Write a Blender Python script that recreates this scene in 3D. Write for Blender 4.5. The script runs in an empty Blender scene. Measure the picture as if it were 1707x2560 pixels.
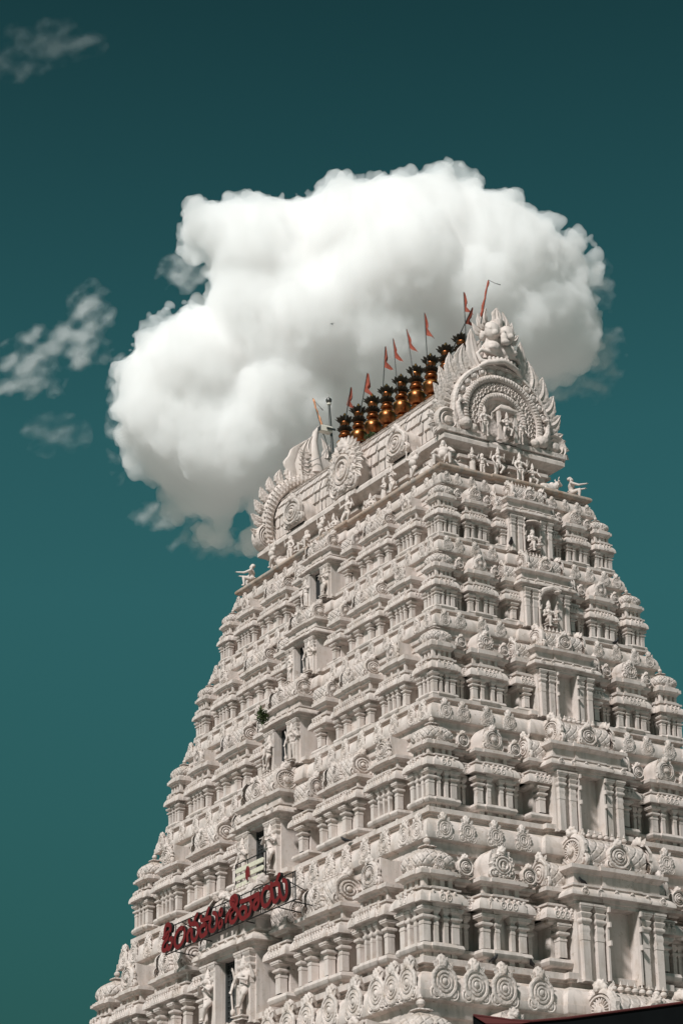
import bpy, bmesh, math, random
import numpy as np
from mathutils import Vector, Matrix, noise
random.seed(11)
sc = bpy.context.scene
COL = sc.collection
R = math.radians
pi = math.pi
sin, cos = math.sin, math.cos

# ------------------------------------------------------------------ camera
CAM_O = Vector((50.6435, -33.9263, 1.5994))
FW = Vector((-0.77845339, 0.49143017, 0.39052107))
RT = Vector((0.52771696, 0.84925485, -0.01676322))
UP = Vector((0.33988987, -0.19303521, 0.92044135))
FPX = 6345.83
cd = bpy.data.cameras.new('camera')
cam = bpy.data.objects.new('camera', cd)
COL.objects.link(cam)
cam.matrix_world = Matrix(((RT.x, UP.x, -FW.x, CAM_O.x), (RT.y, UP.y, -FW.y, CAM_O.y),
                           (RT.z, UP.z, -FW.z, CAM_O.z), (0, 0, 0, 1)))
cd.sensor_fit = 'HORIZONTAL'
cd.sensor_width = 36
cd.lens = 36 * FPX / 1707
cd.clip_start = 0.1
cd.clip_end = 20000
sc.camera = cam

# ------------------------------------------------------------------ light and sky
SUN_EL, SUN_AZ = R(43), math.atan2(-.88, .48)
SD = Vector((cos(SUN_EL) * cos(SUN_AZ), cos(SUN_EL) * sin(SUN_AZ), sin(SUN_EL)))
w = bpy.data.worlds.new('World')
sc.world = w
w.use_nodes = True
nt = w.node_tree
bg = nt.nodes['Background']
sky = nt.nodes.new('ShaderNodeTexSky')
sky.sky_type = 'NISHITA'
sky.sun_disc = False
sky.sun_elevation = SUN_EL
sky.sun_rotation = math.atan2(SD.x, SD.y)
sky.air_density = 1.0
sky.dust_density = 0.3
mx = nt.nodes.new('ShaderNodeMix')
mx.data_type = 'RGBA'
mx.blend_type = 'MULTIPLY'
mx.inputs[0].default_value = 1
mx.inputs['B'].default_value = (.225, .62, .405, 1)
nt.links.new(sky.outputs[0], mx.inputs['A'])
geo = nt.nodes.new('ShaderNodeTexCoord')      # dimming put into the sky colour: brightest midway, darker below and above
sep = nt.nodes.new('ShaderNodeSeparateXYZ')
nt.links.new(geo.outputs['Generated'], sep.inputs[0])
gr_ = nt.nodes.new('ShaderNodeValToRGB')
els = gr_.color_ramp.elements
els[0].position, els[0].color = .18, (.44, .44, .44, 1)
els[1].position, els[1].color = .57, (.58, .58, .58, 1)
for p_, c_ in ((.27, .70), (.36, .97), (.42, .99), (.50, .78)):
    e_ = els.new(p_)
    e_.color = (c_, c_, c_, 1)
nt.links.new(sep.outputs[2], gr_.inputs[0])
m2 = nt.nodes.new('ShaderNodeMix')
m2.data_type = 'RGBA'
m2.blend_type = 'MULTIPLY'
m2.inputs[0].default_value = 1
nt.links.new(mx.outputs['Result'], m2.inputs['A'])
nt.links.new(gr_.outputs[0], m2.inputs['B'])
nt.links.new(m2.outputs['Result'], bg.inputs[0])
bg.inputs[1].default_value = .075
ld = bpy.data.lights.new('sun', 'SUN')
ld.energy = 4.4
ld.angle = R(6)
ld.color = (1, .965, .93)
lo = bpy.data.objects.new('sun', ld)
COL.objects.link(lo)
lo.rotation_euler = SD.to_track_quat('Z', 'Y').to_euler()
sc.view_settings.view_transform = 'Standard'
sc.view_settings.look = 'None'
sc.view_settings.exposure = 0
sc.cycles.use_denoising = True
sc.cycles.volume_bounces = 48
sc.cycles.max_bounces = 48
sc.cycles.diffuse_bounces = 4
sc.cycles.glossy_bounces = 3
sc.cycles.transparent_max_bounces = 64


# ------------------------------------------------------------------ materials
def mat(name):
    m = bpy.data.materials.new(name)
    m.use_nodes = True
    return m, m.node_tree, m.node_tree.nodes['Principled BSDF']


def simple(name, col, rough=.6, metal=0., noise=.0, scale=8.):
    m, t, p = mat(name)
    p.inputs['Base Color'].default_value = (*col, 1)
    p.inputs['Roughness'].default_value = rough
    p.inputs['Metallic'].default_value = metal
    if noise:
        g = t.nodes.new('ShaderNodeNewGeometry')
        n = t.nodes.new('ShaderNodeTexNoise')
        n.inputs['Scale'].default_value = scale
        n.inputs['Detail'].default_value = 5
        t.links.new(g.outputs['Position'], n.inputs['Vector'])
        r = t.nodes.new('ShaderNodeValToRGB')
        r.color_ramp.elements[0].position = .3
        r.color_ramp.elements[1].position = .7
        r.color_ramp.elements[0].color = (*[c * (1 - noise) for c in col], 1)
        r.color_ramp.elements[1].color = (*[min(1, c * (1 + noise)) for c in col], 1)
        t.links.new(n.outputs[0], r.inputs[0])
        t.links.new(r.outputs[0], p.inputs['Base Color'])
        b = t.nodes.new('ShaderNodeBump')
        b.inputs['Strength'].default_value = .2
        b.inputs['Distance'].default_value = .02
        t.links.new(n.outputs[0], b.inputs['Height'])
        t.links.new(b.outputs[0], p.inputs['Normal'])
    return m


def plaster(name, carve=0., stain=.5, lattice=False, base=(.655, .588, .552), old=(.46, .375, .31)):
    """white lime plaster with rain streaks and brown lichen patches"""
    m, t, p = mat(name)
    N, Lk = t.nodes.new, t.links.new
    p.inputs['Roughness'].default_value = .78
    p.inputs['Specular IOR Level'].default_value = .25
    g = N('ShaderNodeNewGeometry')

    def noise(scale, detail=4, vec=None, rough=.55):
        n = N('ShaderNodeTexNoise')
        n.inputs['Scale'].default_value = scale
        n.inputs['Detail'].default_value = detail
        n.inputs['Roughness'].default_value = rough
        Lk(vec or g.outputs['Position'], n.inputs['Vector'])
        return n.outputs[0]

    def ramp(src, a, b, va=0., vb=1.):
        r = N('ShaderNodeMapRange')
        r.inputs['From Min'].default_value = a
        r.inputs['From Max'].default_value = b
        r.inputs['To Min'].default_value = va
        r.inputs['To Max'].default_value = vb
        Lk(src, r.inputs['Value'])
        return r.outputs[0]

    def mul(a, b):
        q = N('ShaderNodeMath')
        q.operation = 'MULTIPLY'
        for i, s in enumerate((a, b)):
            if isinstance(s, (int, float)):
                q.inputs[i].default_value = s
            else:
                Lk(s, q.inputs[i])
        return q.outputs[0]

    def mixc(f, a, b):
        q = N('ShaderNodeMix')
        q.data_type = 'RGBA'
        Lk(f, q.inputs[0])
        for k, s in (('A', a), ('B', b)):
            if isinstance(s, tuple):
                q.inputs[k].default_value = (*s, 1)
            else:
                Lk(s, q.inputs[k])
        return q.outputs['Result']
    mp = N('ShaderNodeMapping')
    mp.inputs['Scale'].default_value = (5, 5, .55)
    Lk(g.outputs['Position'], mp.inputs['Vector'])
    c = mixc(ramp(noise(1.1, 5), .35, .7), base, tuple(b * k for b, k in zip(base, (.92, .90, .90))))
    c = mixc(mul(ramp(noise(1.0, 6, mp.outputs[0]), .47, .61), .85 * stain), c, (.32, .295, .27))
    c = mixc(mul(ramp(noise(3.4, 7, rough=.7), .48, .64), .85 * stain), c, old)
    sx_ = N('ShaderNodeSeparateXYZ')
    Lk(g.outputs['True Normal'], sx_.inputs[0])
    c = mixc(mul(ramp(sx_.outputs[2], .55, .9), mul(ramp(noise(2.3, 6, rough=.7), .38, .58), min(1., 1.3 * stain))), c, (.33, .26, .20))
    spots = mul(ramp(noise(9, 6, rough=.75), .57, .66), mul(ramp(noise(.9, 3), .46, .60), min(1, 1.5 * stain)))
    c = mixc(spots, c, (.24, .17, .11))
    Lk(c, p.inputs['Base Color'])
    h = mul(noise(28, 5), .004)
    if carve:
        tc = N('ShaderNodeTexCoord')
        v = N('ShaderNodeTexVoronoi')
        v.inputs['Scale'].default_value = 16
        v.feature = 'SMOOTH_F1'
        Lk(g.outputs['Position'], v.inputs['Vector'])
        hh = mul(v.outputs['Distance'], .035 * carve)
        a = N('ShaderNodeMath')
        a.operation = 'SUBTRACT'
        Lk(h, a.inputs[0])
        Lk(hh, a.inputs[1])
        h = a.outputs[0]
    if lattice:
        tc = N('ShaderNodeTexCoord')
        s = N('ShaderNodeSeparateXYZ')
        Lk(tc.outputs['Object'], s.inputs[0])

        def math2(op, a, b=None):
            q = N('ShaderNodeMath')
            q.operation = op
            for i, x in enumerate((a, b)):
                if x is None:
                    continue
                if isinstance(x, (int, float)):
                    q.inputs[i].default_value = x
                else:
                    Lk(x, q.inputs[i])
            return q.outputs[0]
        hor = math2('ADD', s.outputs[0], s.outputs[1])
        gr = None
        for sg in (1, -1):
            e = math2('ADD', math2('MULTIPLY', hor, 17.), math2('MULTIPLY', s.outputs[2], 17. * sg))
            f = math2('ABSOLUTE', math2('SUBTRACT', math2('FRACT', e), .5))
            f = math2('MINIMUM', math2('MULTIPLY', f, 5.), 1.)
            gr = f if gr is None else math2('MINIMUM', gr, f)
        h = math2('ADD', h, math2('MULTIPLY', gr, .022))
    b = N('ShaderNodeBump')
    b.inputs['Strength'].default_value = .8
    b.inputs['Distance'].default_value = 1.
    Lk(h, b.inputs['Height'])
    Lk(b.outputs[0], p.inputs['Normal'])
    return m


M_W = plaster('white_plaster')
M_C = plaster('carved_plaster', carve=.6)
M_L = plaster('lattice_plaster', lattice=True)
M_S = plaster('stained_plaster', stain=1.1, base=(.46, .37, .31), old=(.30, .20, .14))
M_ST = plaster('statue_plaster', stain=.35, base=(.665, .597, .56))
M_BRASS = simple('brass', (.27, .10, .038), .36, 1., .55, 7)
M_GOLD = simple('polished_brass', (.75, .42, .12), .28, 1., .3, 9)
M_LEAFM = simple('tarnished_brass', (.04, .034, .024), .55, .6, .3, 12)
M_RED = simple('red_paint', (.145, .010, .011), .5, 0, .15, 6)
M_BLACK = simple('black_iron', (.02, .02, .02), .5, .3)
M_DARK = simple('dark_interior', (.012, .014, .015), .9)  # near-black colour standing for the unlit inside of the doorways
M_GRILLE = simple('grille_iron', (.09, .095, .095), .55, .4)
M_CREAM = simple('cream_paint', (.62, .60, .48), .55, 0, .15, 14)
M_FLAG = simple('saffron_cloth', (.30, .068, .040), .85, 0, .25, 9)
M_FADED = simple('faded_cloth', (.75, .36, .20), .85, 0, .3, 12)
M_STEEL = simple('grey_steel', (.13, .13, .125), .4, .8)
M_LAMP = simple('lamp_housing', (.72, .68, .60), .5)
M_BIRD = simple('black_feathers', (.012, .012, .015), .5)
M_PLANT = simple('green_leaves', (.05, .075, .022), .6, 0, .4, 20)
M_AWN = simple('black_canvas', (.0045, .0055, .006), 1., 0, .2, 9)
M_AWN.node_tree.nodes['Principled BSDF'].inputs['Specular IOR Level'].default_value = .05
M_AWNR = simple('red_canvas', (.075, .011, .010), .9, 0, .15, 6)
M_GROUND = simple('dusty_paving', (.30, .29, .275), .9, 0, .15, .6)


# ------------------------------------------------------------------ mesh helpers
class MB:
    def __init__(self):
        self.v, self.f = [], []

    def add(self, V, F, M=None):
        o = len(self.v)
        if M is not None:
            A = np.array(M)
            V = np.asarray(V, float) @ A[:3, :3].T + A[:3, 3]
            if np.linalg.det(A[:3, :3]) < 0:
                F = [tuple(reversed(f)) for f in F]
        self.v.extend(map(tuple, V))
        self.f.extend(tuple(i + o for i in f) for f in F)
        return self

    def mb(self, other, M=None):
        return self.add(other.v, other.f, M)

    def box(self, x0, x1, y0, y1, z0, z1, M=None):
        V = [(x, y, z) for z in (z0, z1) for y in (y0, y1) for x in (x0, x1)]
        F = [(0, 2, 3, 1), (4, 5, 7, 6), (0, 1, 5, 4), (2, 6, 7, 3), (0, 4, 6, 2), (1, 3, 7, 5)]
        return self.add(V, F, M)

    def sweep(self, path, prof, closed=False, cap=True, capb=False, M=None):
        """prof (outward offset, z) swept along a counter-clockwise plan path"""
        P = np.array(path, float)
        n = len(P)
        d = np.roll(P, -1, 0) - P
        d /= np.maximum(np.linalg.norm(d, axis=1, keepdims=True), 1e-9)
        nr = np.stack([d[:, 1], -d[:, 0]], 1)
        off = np.zeros_like(P)
        for i in range(n):
            if closed:
                n1, n2 = nr[i - 1], nr[i]
            else:
                n1 = nr[i - 1] if i > 0 else nr[0]
                n2 = nr[i] if i < n - 1 else nr[n - 2]
            off[i] = (n1 + n2) / (1 + float(n1 @ n2))
        V, F = [], []
        for (o, z) in prof:
            q = P + off * o
            V += [(x, y, z) for x, y in q]
        for k in range(len(prof) - 1):
            for i in range(n if closed else n - 1):
                j = (i + 1) % n
                F.append((k * n + i, k * n + j, (k + 1) * n + j, (k + 1) * n + i))
        if cap:
            F.append(tuple((len(prof) - 1) * n + i for i in range(n)))
        if capb:
            F.append(tuple(reversed(range(n))))
        return self.add(V, F, M)

    def lathe(self, prof, n=16, M=None, mod=None, sq=None):
        """prof (r, z) about z; closed to points where r == 0"""
        V, F, rings = [], [], []
        for (r, z) in prof:
            if r < 1e-6:
                rings.append([len(V)])
                V.append((0, 0, z))
            else:
                idx = []
                for i in range(n):
                    a = 2 * pi * i / n
                    k = r * (mod(a, r) if mod else 1)
                    if sq:
                        k /= (abs(cos(a)) ** sq + abs(sin(a)) ** sq) ** (1 / sq)
                    idx.append(len(V))
                    V.append((k * cos(a), k * sin(a), z))
                rings.append(idx)
        for A, B in zip(rings, rings[1:]):
            if len(A) == 1 and len(B) == 1:
                continue
            for i in range(n):
                j = (i + 1) % n
                if len(A) == 1:
                    F.append((A[0], B[j], B[i]))
                elif len(B) == 1:
                    F.append((A[i], A[j], B[0]))
                else:
                    F.append((A[i], A[j], B[j], B[i]))
        return self.add(V, F, M)

    def ball(self, c, r, nu=10, nv=7, M=None):
        r = (r, r, r) if isinstance(r, (int, float)) else r
        prof = [(sin(pi * k / nv), -cos(pi * k / nv)) for k in range(nv + 1)]
        prof[0] = (0, -1)
        prof[-1] = (0, 1)
        Q = Matrix.Translation(c) @ Matrix.Diagonal((*r, 1))
        return self.lathe(prof, nu, M @ Q if M is not None else Q)

    def tube(self, pts, rad, n=8, M=None):
        pts = [Vector(p) for p in pts]
        if isinstance(rad, (int, float)):
            rad = [rad] * len(pts)
        V, F = [], []
        ref = None
        for i, p in enumerate(pts):
            t = (pts[min(i + 1, len(pts) - 1)] - pts[max(i - 1, 0)])
            t = t.normalized() if t.length > 1e-9 else Vector((0, 0, 1))
            if ref is None:
                ref = t.orthogonal().normalized()
            ref = (ref - t * ref.dot(t))
            ref = ref.normalized() if ref.length > 1e-6 else t.orthogonal().normalized()
            b = t.cross(ref)
            for k in range(n):
                a = 2 * pi * k / n
                V.append(p + (ref * cos(a) + b * sin(a)) * rad[i])
        for i in range(len(pts) - 1):
            for k in range(n):
                F.append((i * n + k, i * n + (k + 1) % n, (i + 1) * n + (k + 1) % n, (i + 1) * n + k))
        F.append(tuple(reversed(range(n))))
        F.append(tuple((len(pts) - 1) * n + k for k in range(n)))
        return self.add(V, F, M)

    def mesh(self, name, material, angle=38):
        me = bpy.data.meshes.new(name)
        me.from_pydata([tuple(map(float, p)) for p in self.v], [], self.f)
        me.update()
        me.shade_smooth()
        me.set_sharp_from_angle(angle=R(angle))
        me.materials.append(material)
        return me


def remesh(mb, voxel, smooth=2):
    """fuse overlapping pieces into one continuous skin"""
    me = bpy.data.meshes.new('t')
    me.from_pydata([tuple(map(float, p)) for p in mb.v], [], mb.f)
    o = bpy.data.objects.new('t', me)
    COL.objects.link(o)
    m = o.modifiers.new('r', 'REMESH')
    m.mode = 'VOXEL'
    m.voxel_size = voxel
    if smooth:
        s = o.modifiers.new('s', 'SMOOTH')
        s.iterations = smooth
        s.factor = .4
    dg = bpy.context.evaluated_depsgraph_get()
    e = o.evaluated_get(dg).to_mesh()
    out = MB()
    out.v = [tuple(v.co) for v in e.vertices]
    out.f = [tuple(p.vertices) for p in e.polygons]
    bpy.data.objects.remove(o)
    bpy.data.meshes.remove(me)
    return out


T3 = lambda x, y, z: Matrix.Translation((x, y, z))
SC = lambda x, y=None, z=None: Matrix.Diagonal((x, x if y is None else y, x if z is None else z, 1))
RZ = lambda a: Matrix.Rotation(a, 4, 'Z')
RX = lambda a: Matrix.Rotation(a, 4, 'X')
RY = lambda a: Matrix.Rotation(a, 4, 'Y')


def obj(name, me, parent=None, M=None, label=None, cat=None, group=None, kind=None):
    o = bpy.data.objects.new(name, me)
    COL.objects.link(o)
    if parent is not None:
        o.parent = parent
    if M is not None:
        o.matrix_basis = M
    for k, v in (('label', label), ('category', cat), ('group', group), ('kind', kind)):
        if v:
            o[k] = v
    return o


# ------------------------------------------------------------------ carved ornaments (unit size, in the x-z plane, front = -y)
FRONT = RX(R(90))     # turns a lathe's +z axis towards -y


def leaf(L=1., W=.35, curl=.25, th=.10, serr=5):
    """flame-shaped acanthus leaf standing on z=0, ribbed"""
    m = MB()
    n = 14
    V, F = [], []
    for i in range(n + 1):
        t = i / n
        cx = curl * L * (t ** 2) * 1.1 - curl * L * .55 * sin(pi * t) * .6
        wd = W * .5 * (sin(pi * min(1, .18 + .82 * t)) ** .8) * (1 + .10 * sin(2 * pi * serr * t)) if t < 1 else .004
        z = L * t
        for k, (u, y) in enumerate(((-1, 0), (-.92, -.45), (-.55, -.7), (-.3, -.45), (0, -1.), (.3, -.45), (.55, -.7), (.92, -.45), (1, 0), (.7, .45), (-.7, .45))):
            V.append((cx + u * wd, y * th * (1 - .75 * t), z))
    c = 11
    for i in range(n):
        for k in range(c):
            F.append((i * c + k, i * c + (k + 1) % c, (i + 1) * c + (k + 1) % c, (i + 1) * c + k))
    F.append(tuple(n * c + k for k in range(c)))
    F.append(tuple(reversed(range(c))))
    return m.add(V, F)


def lion_head(voxel=.034):
    m = MB()
    m.ball((0, 0, 0), (.17, .17, .17))
    m.ball((0, -.13, -.05), (.10, .10, .08))
    m.ball((0, -.19, -.01), (.045, .04, .035))
    m.ball((0, -.15, -.13), (.08, .06, .035))
    for s in (-1, 1):
        m.ball((s * .085, -.13, .06), .052)
        m.ball((s * .15, -.02, .13), (.05, .04, .075))
        m.ball((s * .17, .02, -.06), (.06, .1, .12))
    m.ball((0, -.03, .17), (.07, .07, .07))
    return remesh(m, voxel, 1)


HEAD = lion_head()


def nasi(kind=0, neck=False, hi=True):
    """horseshoe gable medallion: 1 wide, about 1.4 tall, base at z=0, back at y=0"""
    m = MB()
    n = 30 if hi else 20
    sc_n = {0: 22, 1: 15, 2: 18}[kind]
    amp = {0: .06, 1: .14, 2: .09}[kind]

    def mod(a, r):
        return 1 + (amp * abs(sin(sc_n * a / 2)) if r > .40 else 0)
    if kind == 0:
        prof = [(.47, .04), (.47, .17), (.43, .21), (.385, .20), (.375, .14), (.31, .13), (.30, .20), (.25, .21), (.235, .14), (.20, .14),
                (.19, .21), (.145, .22), (.13, .15), (.10, .15), (.09, .22), (.05, .26), (0, .27)]
    elif kind == 1:
        prof = [(.46, .04), (.46, .15), (.42, .20), (.36, .19), (.345, .15), (.33, .22), (.285, .23), (.27, .16), (.22, .15), (.21, .22),
                (.17, .23), (.155, .14), (.0, .14)]
    else:
        prof = [(.47, .04), (.47, .16), (.42, .20), (.39, .21), (.375, .14), (.36, .14), (.35, .20), (.31, .205), (.30, .13), (.12, .17), (.11, .24), (.05, .27), (0, .27)]
    m.lathe(prof, n, T3(0, 0, .50) @ FRONT, mod)
    if kind == 1:      # beads round the ring and a small seated figure
        for k in range(16):
            a = 2 * pi * k / 16
            m.ball((.395 * sin(a), -.20, .5 + .395 * cos(a)), .035, 6, 4)
        m.ball((0, -.17, .56), .055, 7, 5)
        m.ball((0, -.17, .45), (.075, .06, .09), 7, 5)
        m.ball((0, -.17, .36), (.12, .06, .045), 7, 5)
    if kind == 2:      # fan of petals
        for k in range(15):
            a = R(-125 + 250 * k / 14)
            m.ball((0, 0, 0), (.022, .045, .095), 6, 4, T3(.215 * sin(a), -.15, .5 + .215 * cos(a)) @ RY(a))
    for s in (-1, 1):  # scrolls at the foot
        m.lathe([(.22, .02), (.22, .12), (.185, .16), (.15, .10), (.12, .10), (.11, .16), (.06, .17), (.045, .12), (.03, .12), (0, .2)],
                14, T3(s * .33, 0, .17) @ FRONT)
    m.ball((0, -.13, .06), (.10, .08, .06), 8, 5)
    m.box(-.44, .44, -.10, .0, -.02, .05)
    m.mb(HEAD, T3(0, -.12, 1.04) @ SC(.84))
    m.mb(leaf(.25, .17, .15, .06, 3), T3(-.24, -.06, .86) @ RY(R(-25)) @ SC(-1, 1, 1))
    m.mb(leaf(.25, .17, .15, .06, 3), T3(.24, -.06, .86) @ RY(R(25)))
    if neck:
        m.tube([(0, -.05, 1.06), (0, .12, 1.14), (0, .34, 1.10), (0, .62, .92)], [.15, .17, .16, .10], 8)
        m.box(-.30, .30, 0, .42, .05, .78)
    return m


def hood(w=.8, h=.95, d=1., n=14):
    """short vault behind a gable medallion"""
    sec = []
    for k in range(n + 1):
        a = R(-25 + 230 * k / n)
        sec.append((w * .5 * cos(a), h * .46 + h * .5 * sin(a)))
    sec = [(w * .48, 0)] + sec + [(-w * .48, 0)]
    m = MB()
    V, F = [], []
    ys = [0, d * .4, d]
    for y in ys:
        k = 1 + .06 * sin(pi * y / d)
        V += [(x * k, y, z) for x, z in sec]
    c = len(sec)
    for i in range(len(ys) - 1):
        for j in range(c - 1):
            F.append((i * c + j, (i + 1) * c + j, (i + 1) * c + j + 1, i * c + j + 1))
    F.append(tuple(range(c)))
    return m.add(V, F)


def barrel(L, r, z0, rise, n=16):
    """wagon roof along x, centred at y=0"""
    sec = []
    for k in range(n + 1):
        a = R(-35 + 250 * k / n)
        sec.append((r * 1.0 * cos(a) * (1 + .04 * sin(a)), z0 + rise * .40 + rise * .60 * sin(a)))
    m = MB()
    V, F = [], []
    for x in (-L / 2, L / 2):
        V += [(x, y, z) for y, z in sec]
    c = len(sec)
    for j in range(c - 1):
        F.append((j, j + 1, c + j + 1, c + j))
    F.append(tuple(reversed(range(c))))
    F.append(tuple(range(c, 2 * c)))
    m.add(V, F)
    m.box(-L / 2, L / 2, -r * .98, r * .98, z0 - .01, z0 + rise * .14)
    return m


FINIAL = MB().lathe([(.30, 0), (.34, .06), (.2, .12), (.12, .2), (.2, .24), (.34, .36), (.36, .48), (.24, .58), (.12, .64), (.2, .68), (.1, .76), (.05, .9), (0, 1)], 12)


def sqpath(h):
    return [(-h, -h), (h, -h), (h, h), (-h, h)]


def pilaster(h, z0, z1, fancy=False):
    m = MB()
    L = z1 - z0
    if not fancy:
        k = min(h, .03)
        pr = [(0, 0), (0, .49), (.12, .50), (.12, .565), (.0, .575), (-.04, .60), (.0, .64), (.55, .68), (.62, .715), (.55, .75), (.0, .785), (.0, .81),
              (.1, .83), (.5, .875), (.85, .90), (.85, .94), (.98, .945), (.98, 1.)]
        prof = [(o * k, z0 + L * t) for o, t in pr]
    else:
        k = h
        pr = [(.18, 0), (.18, .02), (0, .025), (0, .53), (.10, .535), (.10, .585), (0, .59), (.05, .60), (-.05, .615), (.10, .645), (.13, .68), (-.02, .72), (-.02, .74),
              (.4, .765), (.52, .785), (.4, .805), (.12, .815), (.16, .83), (.50, .86), (.58, .88), (.2, .90), (.45, .925), (.80, .95), (.80, .97), (.92, .972), (.92, 1.)]
        prof = [(o * k, z0 + L * t) for o, t in pr]
    m.sweep(sqpath(h), prof, True)
    return m


# ------------------------------------------------------------------ shrine bodies (storey height = 1, y=0 at the tip of the cornice below)
PROF = [(-.02, .25), (-.02, .285), (.02, .285), (.035, .295), (.042, .315), (.035, .335), (.01, .345), (-.034, .347), (-.034, .545), (.012, .55), (.022, .56), (.022, .575),
        (.062, .575), (.062, .588), (.056, .605), (.038, .624), (.02, .632), (.02, .640), (.034, .640), (.034, .650), (.012, .652), (.012, .660), (-.030, .662),
        (-.030, .702), (.004, .704), (.010, .715), (.028, .722), (.034, .725), (.034, .745), (.020, .748), (.02, .757)]


def kapota_lumps(m, path, closed, z=.576, off=.052, pitch=.038, s=.046):
    n = len(path)
    for i in range(n if closed else n - 1):
        a, b = Vector(path[i]), Vector(path[(i + 1) % n])
        d = b - a
        L = d.length
        if L < .025:
            continue
        d.normalize()
        nr = Vector((d.y, -d.x))
        if not closed and (i == 0 or i == n - 2):
            L_use, st = min(L, .2), (L - min(L, .2) if i == 0 else 0)
        else:
            L_use, st = L, 0
        k = max(1, int(round(L_use / pitch)))
        for j in range(k):
            p = a + d * (st + L_use * (j + .5) / k) + nr * off
            ang = math.atan2(nr.y, nr.x) + pi / 2
            Q = T3(p.x, p.y, z) @ RZ(ang) @ SC(s)
            m.lathe([(.42, -.2), (.42, .22), (.32, .30), (.24, .2), (.12, .2), (0, .34)], 8, Q @ T3(0, 0, .42) @ FRONT)
            m.ball((0, -.12, .98), (.24, .26, .2), 6, 4, Q)
            m.ball((0, .25, .95), (.16, .3, .14), 6, 4, Q)


def body(path, closed=False, lumps=True, prof=PROF):
    m = MB()
    m.sweep(path, prof, closed)
    if lumps:
        kapota_lumps(m, path, closed)
    return m


def stepped(w, yf, yb=.33, st=.012, sw=.45):
    return [(-w, yb), (-w, yf), (-w * sw, yf), (-w * sw, yf - st), (w * sw, yf - st), (w * sw, yf), (w, yf), (w, yb)]


def dentils(m, xs, y0, y1, h=.018):
    for x in xs:
        m.box(x - h, x + h, y0, y1, .254, .292)


KW = .102
kpath = []
for q in range(4):
    c_, s_ = [(1, 0), (0, 1), (-1, 0), (0, -1)][q]
    for x, y in ((-KW, -KW), (-.045, -KW), (-.045, -KW - .012), (.045, -KW - .012), (.045, -KW)):
        kpath.append((x * c_ - y * s_, x * s_ + y * c_))
kuta = body(kpath, True)
for q in range(4):
    dm = MB()
    dentils(dm, (-.085, -.04, .04, .085), -KW - .014, -KW + .02)
    for x in (-.085, -.03, .03, .085):
        dm.box(x - .014, x + .014, -KW + .0, -KW + .03, .66, .705)
    kuta.mb(dm, RZ(q * pi / 2))

def panjara_body(w):
    m = body(stepped(w, .125))
    dentils(m, (-w + .02, -w * .35, w * .35, w - .02), .112, .15)
    for x in (-w + .02, -w * .3, w * .3, w - .02):
        m.box(x - .014, x + .014, .127, .15, .66, .705)
    return m


def recess_body():
    return body([(-.035, .33), (-.033, .215), (.033, .215), (.035, .33)])


def lean_body():
    m = body([(-.075, .33), (-.075, .125), (.075, .125), (.075, .33)])
    return m


def bay_meshes(dark_doorway):
    hw, yf, yb = .315, .04, .34
    ow = .122 if dark_doorway else .115
    dep = .095 if dark_doorway else .095
    wall = MB()
    wall.sweep([(-hw, yb), (-hw, yf), (-ow, yf), (-ow, dep), (ow, dep), (ow, yf), (hw, yf), (hw, yb)],
               [(.012, .195), (.012, .215), (0, .217), (0, .66)], False, cap=False)
    up = [(-hw, yb), (-hw, yf), (-hw * .35, yf), (-hw * .35, yf - .012), (hw * .35, yf - .012), (hw * .35, yf), (hw, yf), (hw, yb)]
    wall.sweep(up, [(0, .655), (.018, .655), (.018, .675), (.032, .678), (.032, .70), (.072, .70), (.072, .713), (.067, .726), (.05, .743), (.03, .755), (.03, .764),
                    (.04, .764), (.04, .776), (.004, .778), (.004, .845), (.014, .848), (.02, .858), (.045, .868), (.045, .892), (.03, .896)], False, True, True)
    if not dark_doorway:       # fins beside the panel
        for s in (-1, 1):
            wall.box(s * .118 - .007, s * .118 + .007, -.005, .05, .217, .655)
            for z in (.42, .53, .62):
                wall.box(s * .118 - .006, s * .118 + .006, -.03, .0, z, z + .03)
    else:
        for s in (-1, 1):
            wall.box(s * .137 - .014, s * .137 + .014, -.004, .045, .217, .656)
    return wall


NAS = [nasi(0).mesh('medallion', M_C), nasi(1).mesh('medallion', M_C), nasi(2).mesh('medallion', M_C)]
NASN = [nasi(0, True).mesh('medallion', M_C), nasi(1, True).mesh('medallion', M_C)]
NAS_MB = [nasi(0, hi=False), nasi(1, hi=False), nasi(2, hi=False)]
NASN_MB = [nasi(0, True, False), nasi(1, True, False)]

PROTO = {}


def proto(key, maker, material):
    if key not in PROTO:
        mb_ = maker()
        PROTO[key] = (mb_, mb_.mesh(key.split('|')[0], material), material)
    return PROTO[key]


for i in range(3):
    PROTO['medallion|%d' % i] = (NAS_MB[i], NAS[i], M_C)
for i in range(2):
    PROTO['medallion|n%d' % i] = (NASN_MB[i], NASN[i], M_C)

dome_mb = MB().lathe([(.118, .755), (.120, .765), (.116, .772), (.128, .782), (.134, .80), (.132, .82), (.12, .84), (.098, .858), (.07, .872), (.045, .88), (.03, .888), (.03, .893), (.05, .896), (.045, .902), (0, .903)], 32, None, None, 6)
dome_mb.v = [(x * .94, y * .94, .755 + (z - .755) * 1.14) for x, y, z in dome_mb.v]
proto('dome|', lambda: dome_mb, M_L)
proto('finial|', lambda: FINIAL, M_W)
proto('pilaster|k', lambda: pilaster(.0235, .345, .552), M_W)
proto('pilaster|t', lambda: pilaster(.0135, .345, .552), M_W)
proto('pilaster|s', lambda: pilaster(.026, .345, .552), M_W)
proto('pilaster|b', lambda: pilaster(.025, .20, .657, True), M_W)
proto('shrine|k', lambda: kuta, M_W)
proto('shrine|p', lambda: panjara_body(.13), M_W)
proto('shrine|q', lambda: panjara_body(.205), M_W)
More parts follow.
